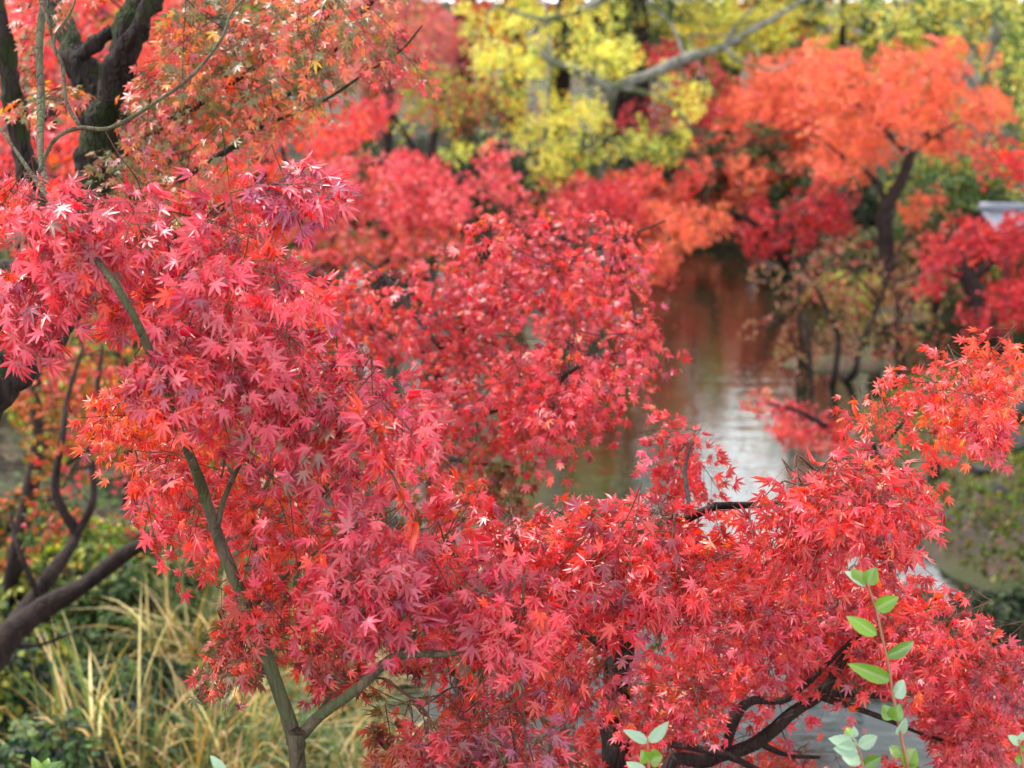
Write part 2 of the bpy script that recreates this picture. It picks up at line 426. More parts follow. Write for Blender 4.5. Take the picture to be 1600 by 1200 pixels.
def tree(name, label, base, trunk_lines, regions, bark=M_BARK_YOUNG, leafm=M_LEAF, tmpl=NEAR, sides=12, group=None,
         twig_mat=M_TWIG, rough=.12, cat='tree', twigs=True, r0=.0013, rmax=.02, center=None, sub=6, step=.12, partname='crown', fine=5):
    """trunk_lines: list of (part name, [(px,py,depth,radius) or xyz tuples]) ; regions: dicts"""
    root = thing(name, label, cat, base, group)
    skel = []
    for pn, ln in trunk_lines:
        mb = MB()
        pts = [np.array(q[1:4], float) if q[0] == 'w' else P(q[0], q[1], q[2]) for q in ln]
        rad = [q[-1] for q in ln]
        p, r = tube(mb, pts, rad, sides, sub, rough)
        ob = mb.build(pn, bark, root if pn == 'trunk' else first)
        if pn == 'trunk': first = ob
        skel.append(p)
    skel = np.concatenate(skel)
    leaf_mb, twig_mb = MB(), MB()
    bases = []
    for R in regions:
        d0 = R['d']; th = R.get('th', .4)
        sc = (d0 / FPX)
        area = polyarea(R['poly']) * sc * sc
        n = max(3, int(R['dens'] * area))
        mg = min(.34 * R.get('L', .2) / sc, .16 * math.sqrt(polyarea(R['poly'])))
        q = sample_poly(R['poly'], n, R.get('holes', ()), mg, R.get('tier', 1.05 * R.get('L', .2) / sc * .5))
        # depth: crown surface bulges towards the camera in the middle of each lump
        lump = vnoise(q[:, 0], q[:, 1], R.get('ls', .012), R.get('seed', 0))
        dd = d0 + R.get('gx', 0) * (q[:, 0] - np.mean(np.array(R['poly'])[:, 0])) / 1000 + R.get('gy', 0) * (q[:, 1] - np.mean(np.array(R['poly'])[:, 1])) / 1000 \
            - lump * th * .35 + rng.uniform(-.5, .5, n) * th
        dd = np.maximum(dd, 2.55)
        pos = P(q[:, 0], q[:, 1], dd)
        cc = R.get('c')
        cx, cy = cc if cc else np.mean(np.array(R['poly']), 0)
        c3 = P(cx, cy, d0 + th * .9)
        out = nrm(pos - c3) * R.get('spread', .8) + np.array(R.get('dir', (0, -.6, 0)))
        out = nrm(out)
        pal = R['pal']
        # darker / greener leaves further inside where the region asks for it
        bases.append(make_sprays(leaf_mb, twig_mb if twigs else None, pos, out, R.get('L', .2), R['leaf'], pal, tmpl,
                                 R.get('droop', .16), R.get('face', .55), R.get('keep', .93), jit=R.get('jit', .13), seeds=R.get('seeds', 0)))
    tips = np.concatenate(bases)
    if R.get('thin') or len(tips) > 900:
        tips = tips[rng.permutation(len(tips))[:900]]
    grow(twig_mb, skel, tips, r0=r0, rmax=rmax, step=step, sides=fine)
    twig_mb.build('branches', twig_mat, root)
    leaf_mb.build(partname, leafm, root, sm=False)
    return root

# palettes (leaf colours, sRGB
PINK = [(4, (200, 60, 80)), (2.6, (218, 90, 110)), (2, (176, 52, 78)), (1.4, (220, 68, 62)), (.7, (168, 74, 100)), (.4, (134, 78, 70))]  # leaf reds lifted pinker, putting some sky sheen into the colour
RED = [(4, (204, 46, 54)), (2, (220, 62, 58)), (2, (200, 54, 74)), (1.8, (212, 80, 96)), (.5, (230, 94, 48)), (.5, (140, 54, 68))]
CRIM = [(4, (200, 44, 60)), (3, (214, 60, 78)), (2, (174, 42, 60)), (1.4, (216, 58, 50)), (1, (140, 44, 66))]
ORRED = [(4, (226, 70, 46)), (3, (218, 56, 50)), (1.6, (232, 92, 44)), (2, (212, 66, 76)), (.2, (226, 126, 50))]
MIXOG = [(2.5, (190, 84, 56)), (2, (196, 66, 60)), (2.6, (124, 98, 50)), (2.4, (98, 92, 46)), (1.6, (198, 104, 60)), (1.4, (182, 84, 88)), (.25, (210, 156, 66))]
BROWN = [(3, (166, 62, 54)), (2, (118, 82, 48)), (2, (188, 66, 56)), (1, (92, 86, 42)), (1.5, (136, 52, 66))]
PURP = [(3, (150, 70, 94)), (2, (168, 84, 110)), (1, (112, 82, 66)), (1.3, (184, 66, 80))]  # mauve leaf undersides and sky highlights, put into the colour
GRNOR = [(3, (170, 84, 40)), (2, (120, 100, 38)), (2, (196, 70, 44)), (1, (204, 120, 50))]
ORANGE = [(4, (220, 110, 78)), (3, (214, 96, 78)), (2, (224, 126, 86)), (1.4, (206, 90, 88))]
YELL = [(4, (226, 212, 96)), (3, (206, 212, 104)), (2, (232, 186, 72)), (1, (150, 160, 54))]
YGRN = [(3, (150, 156, 60)), (3, (96, 120, 50)), (2, (180, 176, 70)), (1, (200, 150, 60))]
GREEN = [(4, (58, 84, 40)), (3, (40, 64, 34)), (2, (84, 108, 48)), (1, (110, 110, 50))]
DARKG = [(4, (36, 58, 34)), (3, (28, 46, 30)), (1, (66, 86, 44))]
FPINK = [(4, (208, 78, 92)), (3, (198, 66, 76)), (3, (218, 110, 112)), (1, (178, 52, 62)), (.6, (206, 100, 60))]  # rose reds paled to put distant haze into the leaf colour
DRED = [(4, (176, 30, 48)), (3, (152, 26, 44)), (2, (190, 40, 56)), (.5, (206, 70, 50))]
TAN = [(3, (160, 108, 80)), (2, (136, 88, 68)), (2, (146, 128, 76)), (1, (160, 66, 66))]

# ------------------------------------------------------------------ terrain and water
def hgt(x, y):
    n = vnoise(x, y, .9, 3) * .12
    z = np.full(np.shape(x), -.9)
    near = 3.4 - (y - 1.2) * .5 + 0 * x
    near = np.where(y < 1.2, 3.4, near)
    xl = np.interp(y, [0, 7, 10, 13, 16, 20, 26, 32], [0.5, 0.3, -1.0, -1.7, -2.4, -3.4, -5.5, -7]) + n * 2
    left = np.minimum(.9 + .02 * np.clip(y - 10, 0, 40), (xl - x) * .7)
    rd = 1 - (np.abs((x - 9.7) / 5.8) ** 8 + np.abs((y - 14.8) / 3.15) ** 8) ** .125
    right = np.minimum(.28 + .09 * (y - 12.4) + n * .9, rd * 5.5 + n * .5)
    isl = np.minimum(.05, (1 - np.hypot((x - 4.6) / .8, (y - 20.4) / .4)) * .8 + n * .9)
    far = np.minimum(.7, (y - 31 + n * 4) * .6) + np.clip(y - 36, 0, 60) * .06
    rf = np.minimum(.6, np.minimum((x - 6.0 + n * 3) * .5, (y - 23.5 + n * 3) * .5))
    for q in (near, left, right, isl, far, rf): z = np.maximum(z, q)
    return z + n * .15 * (z > .05)
def hz(x, y): return float(hgt(np.array([float(x)]), np.array([float(y)]))[0])

gx = np.concatenate([np.linspace(-400, -32, 24), np.linspace(-30, 30, 301), np.linspace(32, 400, 24)])
gy = np.concatenate([np.linspace(-60, -2, 10), np.linspace(-1, 44, 301), np.linspace(46, 600, 30)])
X, Y = np.meshgrid(gx, gy)
Z = hgt(X, Y)
Z += .03 * rng.random(Z.shape) * (np.abs(X) < 30)
ny, nx = X.shape
i = np.arange(ny - 1)[:, None] * nx; j = np.arange(nx - 1)[None]
F = np.stack([i + j, i + j + 1, i + nx + j + 1, i + nx + j], -1).reshape(-1, 4)
def ground_mat():
    m, n, out = mat('moss_and_litter'); N = n.nodes.new; K = n.links.new
    t = N('ShaderNodeTexCoord')
    a = N('ShaderNodeTexNoise'); a.inputs['Scale'].default_value = .9; a.inputs['Detail'].default_value = 6; K(t.outputs['Object'], a.inputs['Vector'])
    ra = N('ShaderNodeValToRGB'); e = ra.color_ramp.elements
    e[0].position = .38; e[0].color = (.032, .023, .015, 1); e[1].position = .62; e[1].color = (.03, .04, .011, 1)
    x = e.new(.5); x.color = (.042, .042, .016, 1); K(a.outputs['Fac'], ra.inputs['Fac'])
    b = N('ShaderNodeTexVoronoi'); b.inputs['Scale'].default_value = 16; K(t.outputs['Object'], b.inputs['Vector'])
    hb = N('ShaderNodeSeparateColor'); K(b.outputs['Color'], hb.inputs['Color'])
    rb = N('ShaderNodeValToRGB'); f = rb.color_ramp.elements; f[0].color = (.04, .026, .016, 1); f[1].color = (.09, .055, .035, 1)
    K(hb.outputs['Red'], rb.inputs['Fac'])
    c = N('ShaderNodeTexNoise'); c.inputs['Scale'].default_value = 2.6; c.inputs['Detail'].default_value = 4; K(t.outputs['Object'], c.inputs['Vector'])
    rc = N('ShaderNodeValToRGB'); rc.color_ramp.elements[0].position = .53; rc.color_ramp.elements[1].position = .65; K(c.outputs['Fac'], rc.inputs['Fac'])
    mm = N('ShaderNodeMix'); mm.data_type = 'RGBA'; K(rc.outputs['Color'], mm.inputs['Factor']); K(ra.outputs['Color'], mm.inputs['A']); K(rb.outputs['Color'], mm.inputs['B'])
    pb = N('ShaderNodeBsdfPrincipled'); pb.inputs['Roughness'].default_value = .95; K(mm.outputs['Result'], pb.inputs['Base Color'])
    d = N('ShaderNodeTexNoise'); d.inputs['Scale'].default_value = 30; d.inputs['Detail'].default_value = 5; K(t.outputs['Object'], d.inputs['Vector'])
    bp = N('ShaderNodeBump'); bp.inputs['Strength'].default_value = .8; bp.inputs['Distance'].default_value = .03
    K(d.outputs['Fac'], bp.inputs['Height']); K(bp.outputs['Normal'], pb.inputs['Normal']); K(pb.outputs['BSDF'], out.inputs['Surface'])
    return m
g = mesh_obj('ground', np.stack([X, Y, Z], -1).reshape(-1, 3), [F], ground_mat(), smooth_sh=True); g['kind'] = 'structure'
def water_mat():
    m, n, out = mat('pond_water'); N = n.nodes.new; K = n.links.new
    t = N('ShaderNodeTexCoord'); mp = N('ShaderNodeMapping'); mp.inputs['Scale'].default_value = (.55, 1.6, 1); K(t.outputs['Object'], mp.inputs['Vector'])
    a = N('ShaderNodeTexNoise'); a.inputs['Scale'].default_value = 2.2; a.inputs['Detail'].default_value = 4; K(mp.outputs['Vector'], a.inputs['Vector'])
    b = N('ShaderNodeTexNoise'); b.inputs['Scale'].default_value = 9; b.inputs['Detail'].default_value = 2; K(mp.outputs['Vector'], b.inputs['Vector'])
    ad = N('ShaderNodeMath'); ad.operation = 'MULTIPLY_ADD'; ad.inputs[1].default_value = .5; K(b.outputs['Fac'], ad.inputs[0]); K(a.outputs['Fac'], ad.inputs[2])
    pb = N('ShaderNodeBsdfPrincipled'); pb.inputs['Base Color'].default_value = (.007, .011, .006, 1)
    pb.inputs['Roughness'].default_value = .03; pb.inputs['IOR'].default_value = 1.6; pb.inputs['Specular IOR Level'].default_value = .5
    bp = N('ShaderNodeBump'); bp.inputs['Strength'].default_value = .085; bp.inputs['Distance'].default_value = .08
    K(ad.outputs['Value'], bp.inputs['Height']); K(bp.outputs['Normal'], pb.inputs['Normal']); K(pb.outputs['BSDF'], out.inputs['Surface'])
    return m
wv = np.array([(-40, 3, 0), (60, 3, 0), (60, 40, 0), (-40, 40, 0)], float)
wt = mesh_obj('water', wv, [np.array([(0, 1, 2, 3)])], water_mat()); wt['kind'] = 'structure'

# ------------------------------------------------------------------ the near pink maple on the left
Z0 = lambda x, y: ('w', x, y, hz(x, y) - .12)
def W(px, py, d, dz=0): p = P(px, py, d); return p
b1 = (-.40, 2.75, hz(-.40, 2.75))
t1 = [
 ('trunk', [(*Z0(-.40, 2.75), .034), (466, 1210, 2.86, 0.0170), (462, 1160, 2.86, 0.0156), (425, 1050, 2.84, 0.0136), (386, 950, 2.82, 0.0122), (345, 850, 2.82, 0.0112), (318, 770, 2.80, 0.0105),
            (300, 720, 2.70, 0.0095), (266, 640, 2.60, 0.0085), (240, 565, 2.63, 0.0078), (212, 500, 2.57, 0.0071), (180, 445, 2.57, 0.0065), (140, 392, 2.62, 0.0058), (100, 345, 2.70, 0.0051), (55, 280, 2.78, 0.0044), (0, 200, 2.86, 0.0027)]),
 ('limb', [(462, 1158, 2.86, 0.0122), (500, 1118, 2.84, 0.0112), (560, 1075, 2.80, 0.0099), (610, 1030, 2.76, 0.0088), (650, 1022, 2.74, 0.0075), (705, 1020, 2.70, 0.0061), (760, 1000, 2.68, 0.0041), (820, 960, 2.66, 0.0020)]),
 ('limb', [(606, 1034, 2.76, 0.0061), (640, 1002, 2.78, 0.0054), (680, 960, 2.80, 0.0037), (720, 920, 2.80, 0.0020)]),
 ('limb', [(392, 962, 2.82, 0.0061), (404, 940, 2.85, 0.0054), (436, 908, 2.90, 0.0044), (500, 860, 2.94, 0.0031), (570, 840, 2.96, 0.0020)]),
 ('limb', [(338, 826, 2.81, 0.0061), (352, 775, 2.84, 0.0058), (386, 702, 2.88, 0.0044), (430, 640, 2.9, 0.0034), (520, 600, 2.9, 0.0020)]),
 ('limb', [(235, 560, 2.90, 0.0048), (262, 520, 2.80, 0.0048), (278, 460, 2.84, 0.0044), (296, 395, 2.86, 0.0034), (330, 330, 2.86, 0.0027), (420, 290, 2.84, 0.0017)]),
 ('limb', [(462, 1166, 2.87, 0.0048), (500, 1110, 2.93, 0.0041), (540, 1062, 2.98, 0.0027), (600, 1060, 3.0, 0.0020)]),
 ('limb', [(100, 345, 2.70, 0.0044), (66, 262, 2.86, 0.0065), (64, 150, 3.0, 0.0078), (62, 60, 3.05, 0.0078), (72, -20, 3.1, 0.0075), (80, -90, 3.15, 0.0054)]),
 ('limb', [(60, 270, 2.84, 0.0034), (85, 219, 2.86, 0.0042), (122, 200, 2.86, 0.0042), (172, 200, 2.84, 0.0041), (235, 165, 2.84, 0.0037), (300, 118, 2.86, 0.0034), (345, 62, 2.88, 0.0029), (362, 20, 2.9, 0.0023), (392, -10, 2.92, 0.0014)]),
 ('limb', [(125, 198, 2.86, 0.0037), (104, 160, 2.88, 0.0039), (98, 105, 2.9, 0.0039), (84, 66, 2.92, 0.0041), (110, 20, 2.94, 0.0027), (124, -20, 2.96, 0.0020)]),
 ('limb', [(84, 66, 2.92, 0.0031), (70, 20, 2.94, 0.0027), (52, -20, 2.96, 0.0020)]),
]
R1 = [
 dict(poly=[(0,150),(60,165),(110,232),(95,275),(180,300),(240,300),(300,312),(350,262),(390,245),(400,330),(440,370),(455,440),(500,500),(560,540),(560,640),(480,690),(400,700),(330,640),(280,560),(215,490),(150,440),(80,470),(0,500)],
      d=2.85, th=.45, gx=-.1, dens=189.3, leaf=0.0312, L=.19, pal=PINK, c=(120,330), seed=1, seeds=.03),
 dict(poly=[(205,520),(262,530),(275,600),(225,595)], d=2.6, th=.06, dens=134.4, leaf=0.0316, L=.13, pal=PINK, c=(240,480)),
 dict(poly=[(80,330),(150,350),(170,420),(120,410)], d=2.6, th=.06, dens=123.2, leaf=0.0316, L=.13, pal=PINK, c=(110,300)),
 dict(poly=[(390,245),(430,240),(470,245),(515,285),(500,312),(450,310),(410,300)], d=2.75, th=.12, dens=247.5, leaf=0.0312, L=.13, pal=PURP[:2]+PINK[:3], c=(300,260)),
 dict(poly=[(0,430),(90,440),(120,480),(60,500),(0,505)], d=2.8, th=.1, dens=203.8, leaf=0.0328, L=.14, pal=PINK[:4]),
 dict(poly=[(420,520),(520,540),(600,590),(655,650),(670,700),(610,710),(560,740),(480,740),(400,690),(380,600)],
      d=2.75, th=.35, dens=247.5, leaf=0.0328, L=.19, pal=PINK, c=(400,520), seed=3, seeds=.03),
 dict(poly=[(140,590),(210,560),(300,600),(340,660),(420,720),(540,770),(600,800),(560,860),(480,880),(380,880),(350,860),(300,850),(240,850),(220,790),(200,740),(160,700)],
      d=3.15, th=.4, dens=167.4, leaf=0.0266, L=.18, pal=ORRED+RED, c=(400,650), seed=4, seeds=.04),
 dict(poly=[(200,700),(330,690),(340,760),(300,800),(215,760)], d=2.95, th=.25, dens=131, leaf=0.0289, L=.16, pal=RED, c=(330,660)),
 dict(poly=[(240,340),(440,360),(520,540),(640,640),(680,760),(600,780),(420,760),(300,640),(220,520)], d=3.25, th=.5, dens=131, leaf=0.0266, L=.2, pal=ORRED+MIXOG, c=(300,400), seed=8),
 dict(poly=[(380,830),(480,780),(580,790),(650,795),(690,830),(700,870),(800,890),(835,930),(830,980),(760,980),(680,950),(560,930),(450,920),(390,880)],
      d=2.72, th=.3, dens=262.1, leaf=0.0328, L=.18, pal=PINK, c=(500,780), seed=5, seeds=.05),
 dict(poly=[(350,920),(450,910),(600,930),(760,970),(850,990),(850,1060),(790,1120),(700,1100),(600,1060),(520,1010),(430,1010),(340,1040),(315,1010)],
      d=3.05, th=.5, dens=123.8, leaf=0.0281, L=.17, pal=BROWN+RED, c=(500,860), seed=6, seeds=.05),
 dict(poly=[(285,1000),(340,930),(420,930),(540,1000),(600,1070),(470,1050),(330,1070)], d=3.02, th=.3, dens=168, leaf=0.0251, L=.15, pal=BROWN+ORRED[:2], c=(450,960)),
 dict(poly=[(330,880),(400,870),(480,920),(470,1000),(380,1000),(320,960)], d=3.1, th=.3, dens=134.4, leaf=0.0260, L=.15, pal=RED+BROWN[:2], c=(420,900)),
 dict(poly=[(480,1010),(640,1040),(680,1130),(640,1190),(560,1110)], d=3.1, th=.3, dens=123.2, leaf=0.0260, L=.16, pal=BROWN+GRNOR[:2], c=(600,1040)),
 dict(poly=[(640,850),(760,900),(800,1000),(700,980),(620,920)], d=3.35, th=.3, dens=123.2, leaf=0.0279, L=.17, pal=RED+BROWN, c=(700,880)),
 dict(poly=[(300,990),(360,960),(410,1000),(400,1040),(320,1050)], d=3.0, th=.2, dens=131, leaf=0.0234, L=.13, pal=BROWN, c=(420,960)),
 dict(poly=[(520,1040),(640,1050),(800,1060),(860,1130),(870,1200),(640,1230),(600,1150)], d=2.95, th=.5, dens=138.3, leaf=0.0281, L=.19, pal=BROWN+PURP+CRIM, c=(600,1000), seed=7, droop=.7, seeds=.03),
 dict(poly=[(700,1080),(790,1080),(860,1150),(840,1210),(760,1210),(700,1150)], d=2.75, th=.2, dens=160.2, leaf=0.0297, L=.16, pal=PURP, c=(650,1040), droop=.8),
]
tree('maple_tree', 'slender grey-stemmed pink-red maple forking low beside the tan grass, nearest at the left', b1, t1, R1, cat='maple', rmax=.006)

# ------------------------------------------------------------------ small-leaved mossy old maple, upper left
b2 = (-3.0, 3.9, hz(-3.0, 3.9))
t2 = [
 ('trunk', [(*Z0(-3.0, 3.9), .30), (-420, 900, 4.0, .22), (-130, 640, 4.15, .17), (0, 520, 4.3, .14), (78, 440, 4.4, .11), (108, 380, 4.45, .085), (135, 310, 4.45, .070), (152, 250, 4.45, .062), (158, 180, 4.45, .066), (150, 130, 4.45, .055), (122, 100, 4.45, .045), (108, 60, 4.5, .035), (85, 10, 4.55, .03), (70, -60, 4.6, .02)]),
 ('limb', [(-60, 665, 3.95, .06), (0, 595, 4.0, .056), (50, 545, 4.05, .052), (95, 500, 4.1, .046), (130, 430, 4.25, .04), (150, 360, 4.4, .035)]),
 ('limb', [(160, 200, 4.42, .05), (176, 140, 4.35, .045), (196, 75, 4.3, .046), (215, 20, 4.3, .048), (240, -20, 4.3, .045), (290, -90, 4.35, .035)]),
 ('limb', [(168, 170, 4.4, .022), (185, 90, 4.28, .02), (215, 40, 4.22, .018), (240, -15, 4.2, .016)]),
 ('limb', [(112, 100, 4.45, .02), (135, 80, 4.4, .022), (165, 55, 4.4, .022), (182, 45, 4.4, .018), (200, 10, 4.4, .015)]),
 ('limb', [(10, 535, 4.3, .06), (70, 420, 4.5, .05), (56, 330, 4.6, .04), (36, 240, 4.6, .034), (18, 140, 4.55, .032), (6, 60, 4.5, .028), (-14, -20, 4.5, .024)]),
 ('limb', [(150, 300, 4.45, .02), (190, 240, 4.4, .014), (260, 190, 4.35, .011), (330, 150, 4.3, .009), (420, 90, 4.25, .006), (520, 20, 4.2, .004)]),
 ('limb', [(158, 260, 4.45, .018), (230, 215, 4.4, .012), (300, 175, 4.4, .010), (340, 110, 4.4, .007), (370, 40, 4.4, .005)]),
 ('limb', [(140, 310, 4.5, .02), (240, 300, 4.55, .012), (330, 250, 4.55, .011), (400, 205, 4.5, .010), (436, 165, 4.45, .010), (520, 80, 4.4, .009), (590, -10, 4.35, .007)]),
 ('limb', [(400, 200, 4.5, .006), (500, 160, 4.35, .004), (570, 115, 4.3, .0035), (625, 80, 4.25, .003), (660, 40, 4.2, .002)]),
]
R2 = [
 dict(poly=[(0,-60),(640,-60),(600,10),(600,60),(520,140),(500,190),(440,230),(380,250),(300,310),(200,300),(110,250),(60,200),(0,150)],
      d=4.3, th=.9, dens=85, leaf=.027, L=.24, pal=MIXOG, c=(150,260), seed=2, seeds=.02, holes=[[(50,90),(90,20),(190,-60),(290,-60),(265,50),(215,120),(195,230),(185,300),(110,300),(125,200)]]),
 dict(poly=[(220,40),(560,0),(560,120),(430,220),(330,270),(230,250)], d=4.15, th=.4, dens=60, leaf=.027, L=.22, pal=MIXOG, c=(150,260), seed=12),
 dict(poly=[(540,140),(600,50),(650,28),(690,40),(660,85),(590,130)], d=4.25, th=.15, dens=110, leaf=.024, L=.15, pal=BROWN+RED, c=(500,160), seed=2),
 dict(poly=[(110,260),(200,220),(330,260),(400,300),(200,320)], d=4.1, th=.3, dens=40, leaf=.026, L=.2, pal=[(2, (104, 98, 48)), (2, (84, 84, 40)), (1, (160, 90, 44))], c=(150, 200)),
]
tree('maple_tree', 'old maple with black mossy trunk and small orange-green leaves filling the upper left corner', b2, t2, R2, bark=M_BARK_OLD, tmpl=MID, cat='maple',
     twig_mat=M_BARK_DARK, rmax=.008, rough=.26, sides=16, sub=8)

# ------------------------------------------------------------------ bottom right maple
b3 = (.28, 3.75, hz(.28, 3.75))
t3 = [
 ('trunk', [(*Z0(.28, 3.75), .07), (962, 1230, 3.8, .04), (960, 1130, 3.8, .036), (968, 1040, 3.75, .036), (978, 960, 3.7, .03), (992, 900, 3.6, .022), (1040, 830, 3.4, .013), (1120, 790, 3.25, .008)]),
 ('limb', [(972, 1010, 3.75, .018), (930, 1000, 3.75, .013), (900, 970, 3.75, .009), (860, 915, 3.65, .006), (800, 860, 3.45, .003)]),
 ('limb', [(*Z0(.6, 3.6), .024), (1040, 1240, 3.6, .017), (1110, 1188, 3.6, .0155), (1180, 1162, 3.6, .0165), (1240, 1112, 3.6, .015), (1284, 1082, 3.6, .0125), (1330, 1010, 3.6, .010), (1380, 950, 3.65, .006)]),
 ('limb', [(1030, 1160, 3.6, .007), (1080, 1168, 3.5, .0085), (1140, 1182, 3.5, .0085), (1200, 1212, 3.5, .008)]),
 ('limb', [(1130, 1180, 3.6, .012), (1150, 1120, 3.6, .013), (1175, 1095, 3.6, .011), (1230, 1092, 3.6, .0085), (1290, 1040, 3.55, .006), (1330, 1000, 3.5, .004)]),
 ('limb', [(1282, 1082, 3.6, .008), (1330, 1086, 3.6, .0075), (1390, 1085, 3.6, .007), (1430, 1062, 3.65, .005), (1500, 1030, 3.7, .003)]),
 ('limb', [(1284, 1090, 3.6, .008), (1330, 1104, 3.6, .0075), (1380, 1122, 3.6, .006), (1450, 1150, 3.65, .004), (1530, 1170, 3.7, .003)]),
 ('limb', [(1184, 1160, 3.6, .008), (1230, 1180, 3.65, .006), (1280, 1183, 3.7, .004)]),
 ('limb', [(1120, 790, 3.25, .008), (1220, 785, 3.3, .0065), (1320, 750, 3.4, .0055), (1385, 690, 3.55, .0045), (1440, 630, 3.6, .0035), (1530, 575, 3.6, .0025), (1570, 535, 3.55, .0015)]),
 ('limb', [(1080, 800, 3.3, .006), (1070, 740, 3.6, .005), (1080, 690, 3.75, .003)]),
]
R3 = [
 dict(poly=[(700,830),(760,790),(900,785),(980,775),(1060,785),(1130,780),(1200,765),(1250,730),(1330,705),(1390,740),(1440,800),(1440,830),(1300,830),(1240,850),(1160,900),(1140,940),(1050,940),(960,930),(880,920),(830,880)],
      d=3.15, th=.5, dens=240.2, leaf=0.0297, L=.2, pal=RED+CRIM, c=(1000,860), seed=1, seeds=.06, holes=[[(700,850),(770,845),(780,880),(720,900)]]),
 dict(poly=[(1160,785),(1250,740),(1330,710),(1390,740),(1450,820),(1460,850),(1400,840),(1300,830),(1180,820)], d=2.95, th=.25, dens=160.2, leaf=0.0297, L=.19, pal=RED, c=(1200,860), seed=1),
 dict(poly=[(860,860),(1000,840),(1150,850),(1180,900),(1170,960),(1050,965),(900,945),(830,920)], d=2.95, th=.25, dens=174.7, leaf=0.0312, L=.19, pal=CRIM+[(1.2,(150,70,94))], c=(1000,760), seed=5, droop=.8, seeds=.05),
 dict(poly=[(690,960),(800,960),(870,990),(860,1050),(760,1030),(690,1000)], d=2.95, th=.2, dens=160.2, leaf=0.0312, L=.17, pal=CRIM+[(1.5,(150,70,94))], c=(760,900), droop=.9),
 dict(poly=[(1330,610),(1400,580),(1425,545),(1470,550),(1500,540),(1540,570),(1550,650),(1490,660),(1450,710),(1400,710),(1340,690),(1320,650)],
      d=3.5, th=.4, dens=196.6, leaf=0.0258, L=.18, pal=ORRED+RED, c=(1400,620), seed=1, seeds=.05),
 dict(poly=[(1545,515),(1575,515),(1600,545),(1600,590),(1560,585),(1540,550)], d=3.45, th=.2, dens=131, leaf=0.0266, L=.14, pal=ORRED, c=(1560,560)),
 dict(poly=[(1540,620),(1560,640),(1562,670),(1545,700),(1520,690),(1500,680)], d=3.45, th=.1, dens=87.4, leaf=0.0258, L=.1, pal=PINK, c=(1500,620)),
 dict(poly=[(1015,665),(1070,645),(1110,660),(1135,690),(1120,725),(1060,750),(1020,735)], d=3.7, th=.25, dens=276.6, leaf=0.0242, L=.14, pal=RED+PINK[:2], c=(1080,720)),
 dict(poly=[(1180,900),(1240,870),(1330,880),(1420,890),(1500,920),(1560,930),(1600,960),(1600,1190),(1530,1180),(1470,1120),(1400,1050),(1300,1040),(1240,1050),(1180,1060),(1100,1100),(1040,1080),(1060,960)],
      d=3.7, th=.6, dens=174.7, leaf=0.0266, L=.21, pal=RED+PINK, c=(1350,1000), seed=3, seeds=.06),
 dict(poly=[(1340,1000),(1450,940),(1600,960),(1640,1200),(1500,1170),(1440,1080)], d=3.55, th=.3, dens=131, leaf=0.0273, L=.2, pal=RED+PINK, c=(1450,1000), seed=9, seeds=.05),
 dict(poly=[(870,1000),(1000,985),(1080,980),(1120,1060),(1160,1100),(1100,1150),(1000,1170),(880,1150),(850,1080)],
      d=3.6, th=.5, dens=167.4, leaf=0.0242, L=.19, pal=RED+PINK+GRNOR[:1], c=(960,1060), seed=2, seeds=.04, face=.8),
 dict(poly=[(880,1130),(1010,1150),(1120,1120),(1250,1130),(1300,1200),(1240,1240),(900,1240)], d=3.85, th=.5, dens=145.6, leaf=0.0250, L=.2, pal=RED+BROWN[:1], c=(1040,1160), seed=2),
 dict(poly=[(1380,870),(1420,880),(1425,900),(1370,910),(1330,900)], d=3.6, th=.1, dens=101.9, leaf=0.0266, L=.12, pal=RED, c=(1380,930)),
 dict(poly=[(700,790),(780,775),(900,775),(900,900),(800,900),(760,860),(700,830)], d=3.35, th=.3, dens=160.2, leaf=0.0281, L=.19, pal=RED+PINK, c=(820,860), seed=6, seeds=.05),
 dict(poly=[(1290,700),(1400,710),(1450,760),(1485,810),(1480,865),(1430,850),(1330,850),(1280,800)], d=3.1, th=.35, dens=212.8, leaf=0.0298, L=.18, pal=RED+CRIM[:2], c=(1300,760), seed=6, seeds=.05),
 dict(poly=[(1130,900),(1330,890),(1440,980),(1420,1030),(1300,1040),(1180,1100),(1080,1100)], d=3.85, th=.4, dens=145.6, leaf=0.0270, L=.19, pal=RED+PINK, c=(1280,960), seed=3, seeds=.04),
 dict(poly=[(1400,1060),(1640,980),(1640,1240),(1480,1220)], d=3.85, th=.4, dens=123.2, leaf=0.0270, L=.19, pal=RED+PINK, c=(1560,1060), seed=3, seeds=.04),
 dict(poly=[(1200,1160),(1400,1150),(1460,1230),(1150,1240)], d=4.1, th=.4, dens=67.2, leaf=0.0270, L=.19, pal=RED, c=(1300,1200), seed=3),
 dict(poly=[(1120,820),(1300,820),(1360,900),(1240,940),(1150,970),(1090,930)], d=3.5, th=.35, dens=168, leaf=0.0288, L=.19, pal=RED+PINK, c=(1200,900), seed=6, seeds=.05),
 dict(poly=[(820,900),(960,920),(1060,1000),(1060,1240),(800,1240),(800,1000)], d=3.95, th=.4, dens=112, leaf=0.0279, L=.19, pal=RED+BROWN[:1], c=(900,1100), seed=6),
 dict(poly=[(900,960),(1000,950),(1080,960),(1080,1000),(960,1010)], d=4.1, th=.3, dens=40.8, leaf=0.0234, L=.18, pal=GRNOR, c=(960,1060)),
]
tree('maple_tree', 'scarlet maple with dark trunk and low crown reaching across the water at the bottom right', b3, t3, R3, bark=M_BARK_DARK, cat='maple', twig_mat=M_TWIG, rmax=.008, rough=.14)

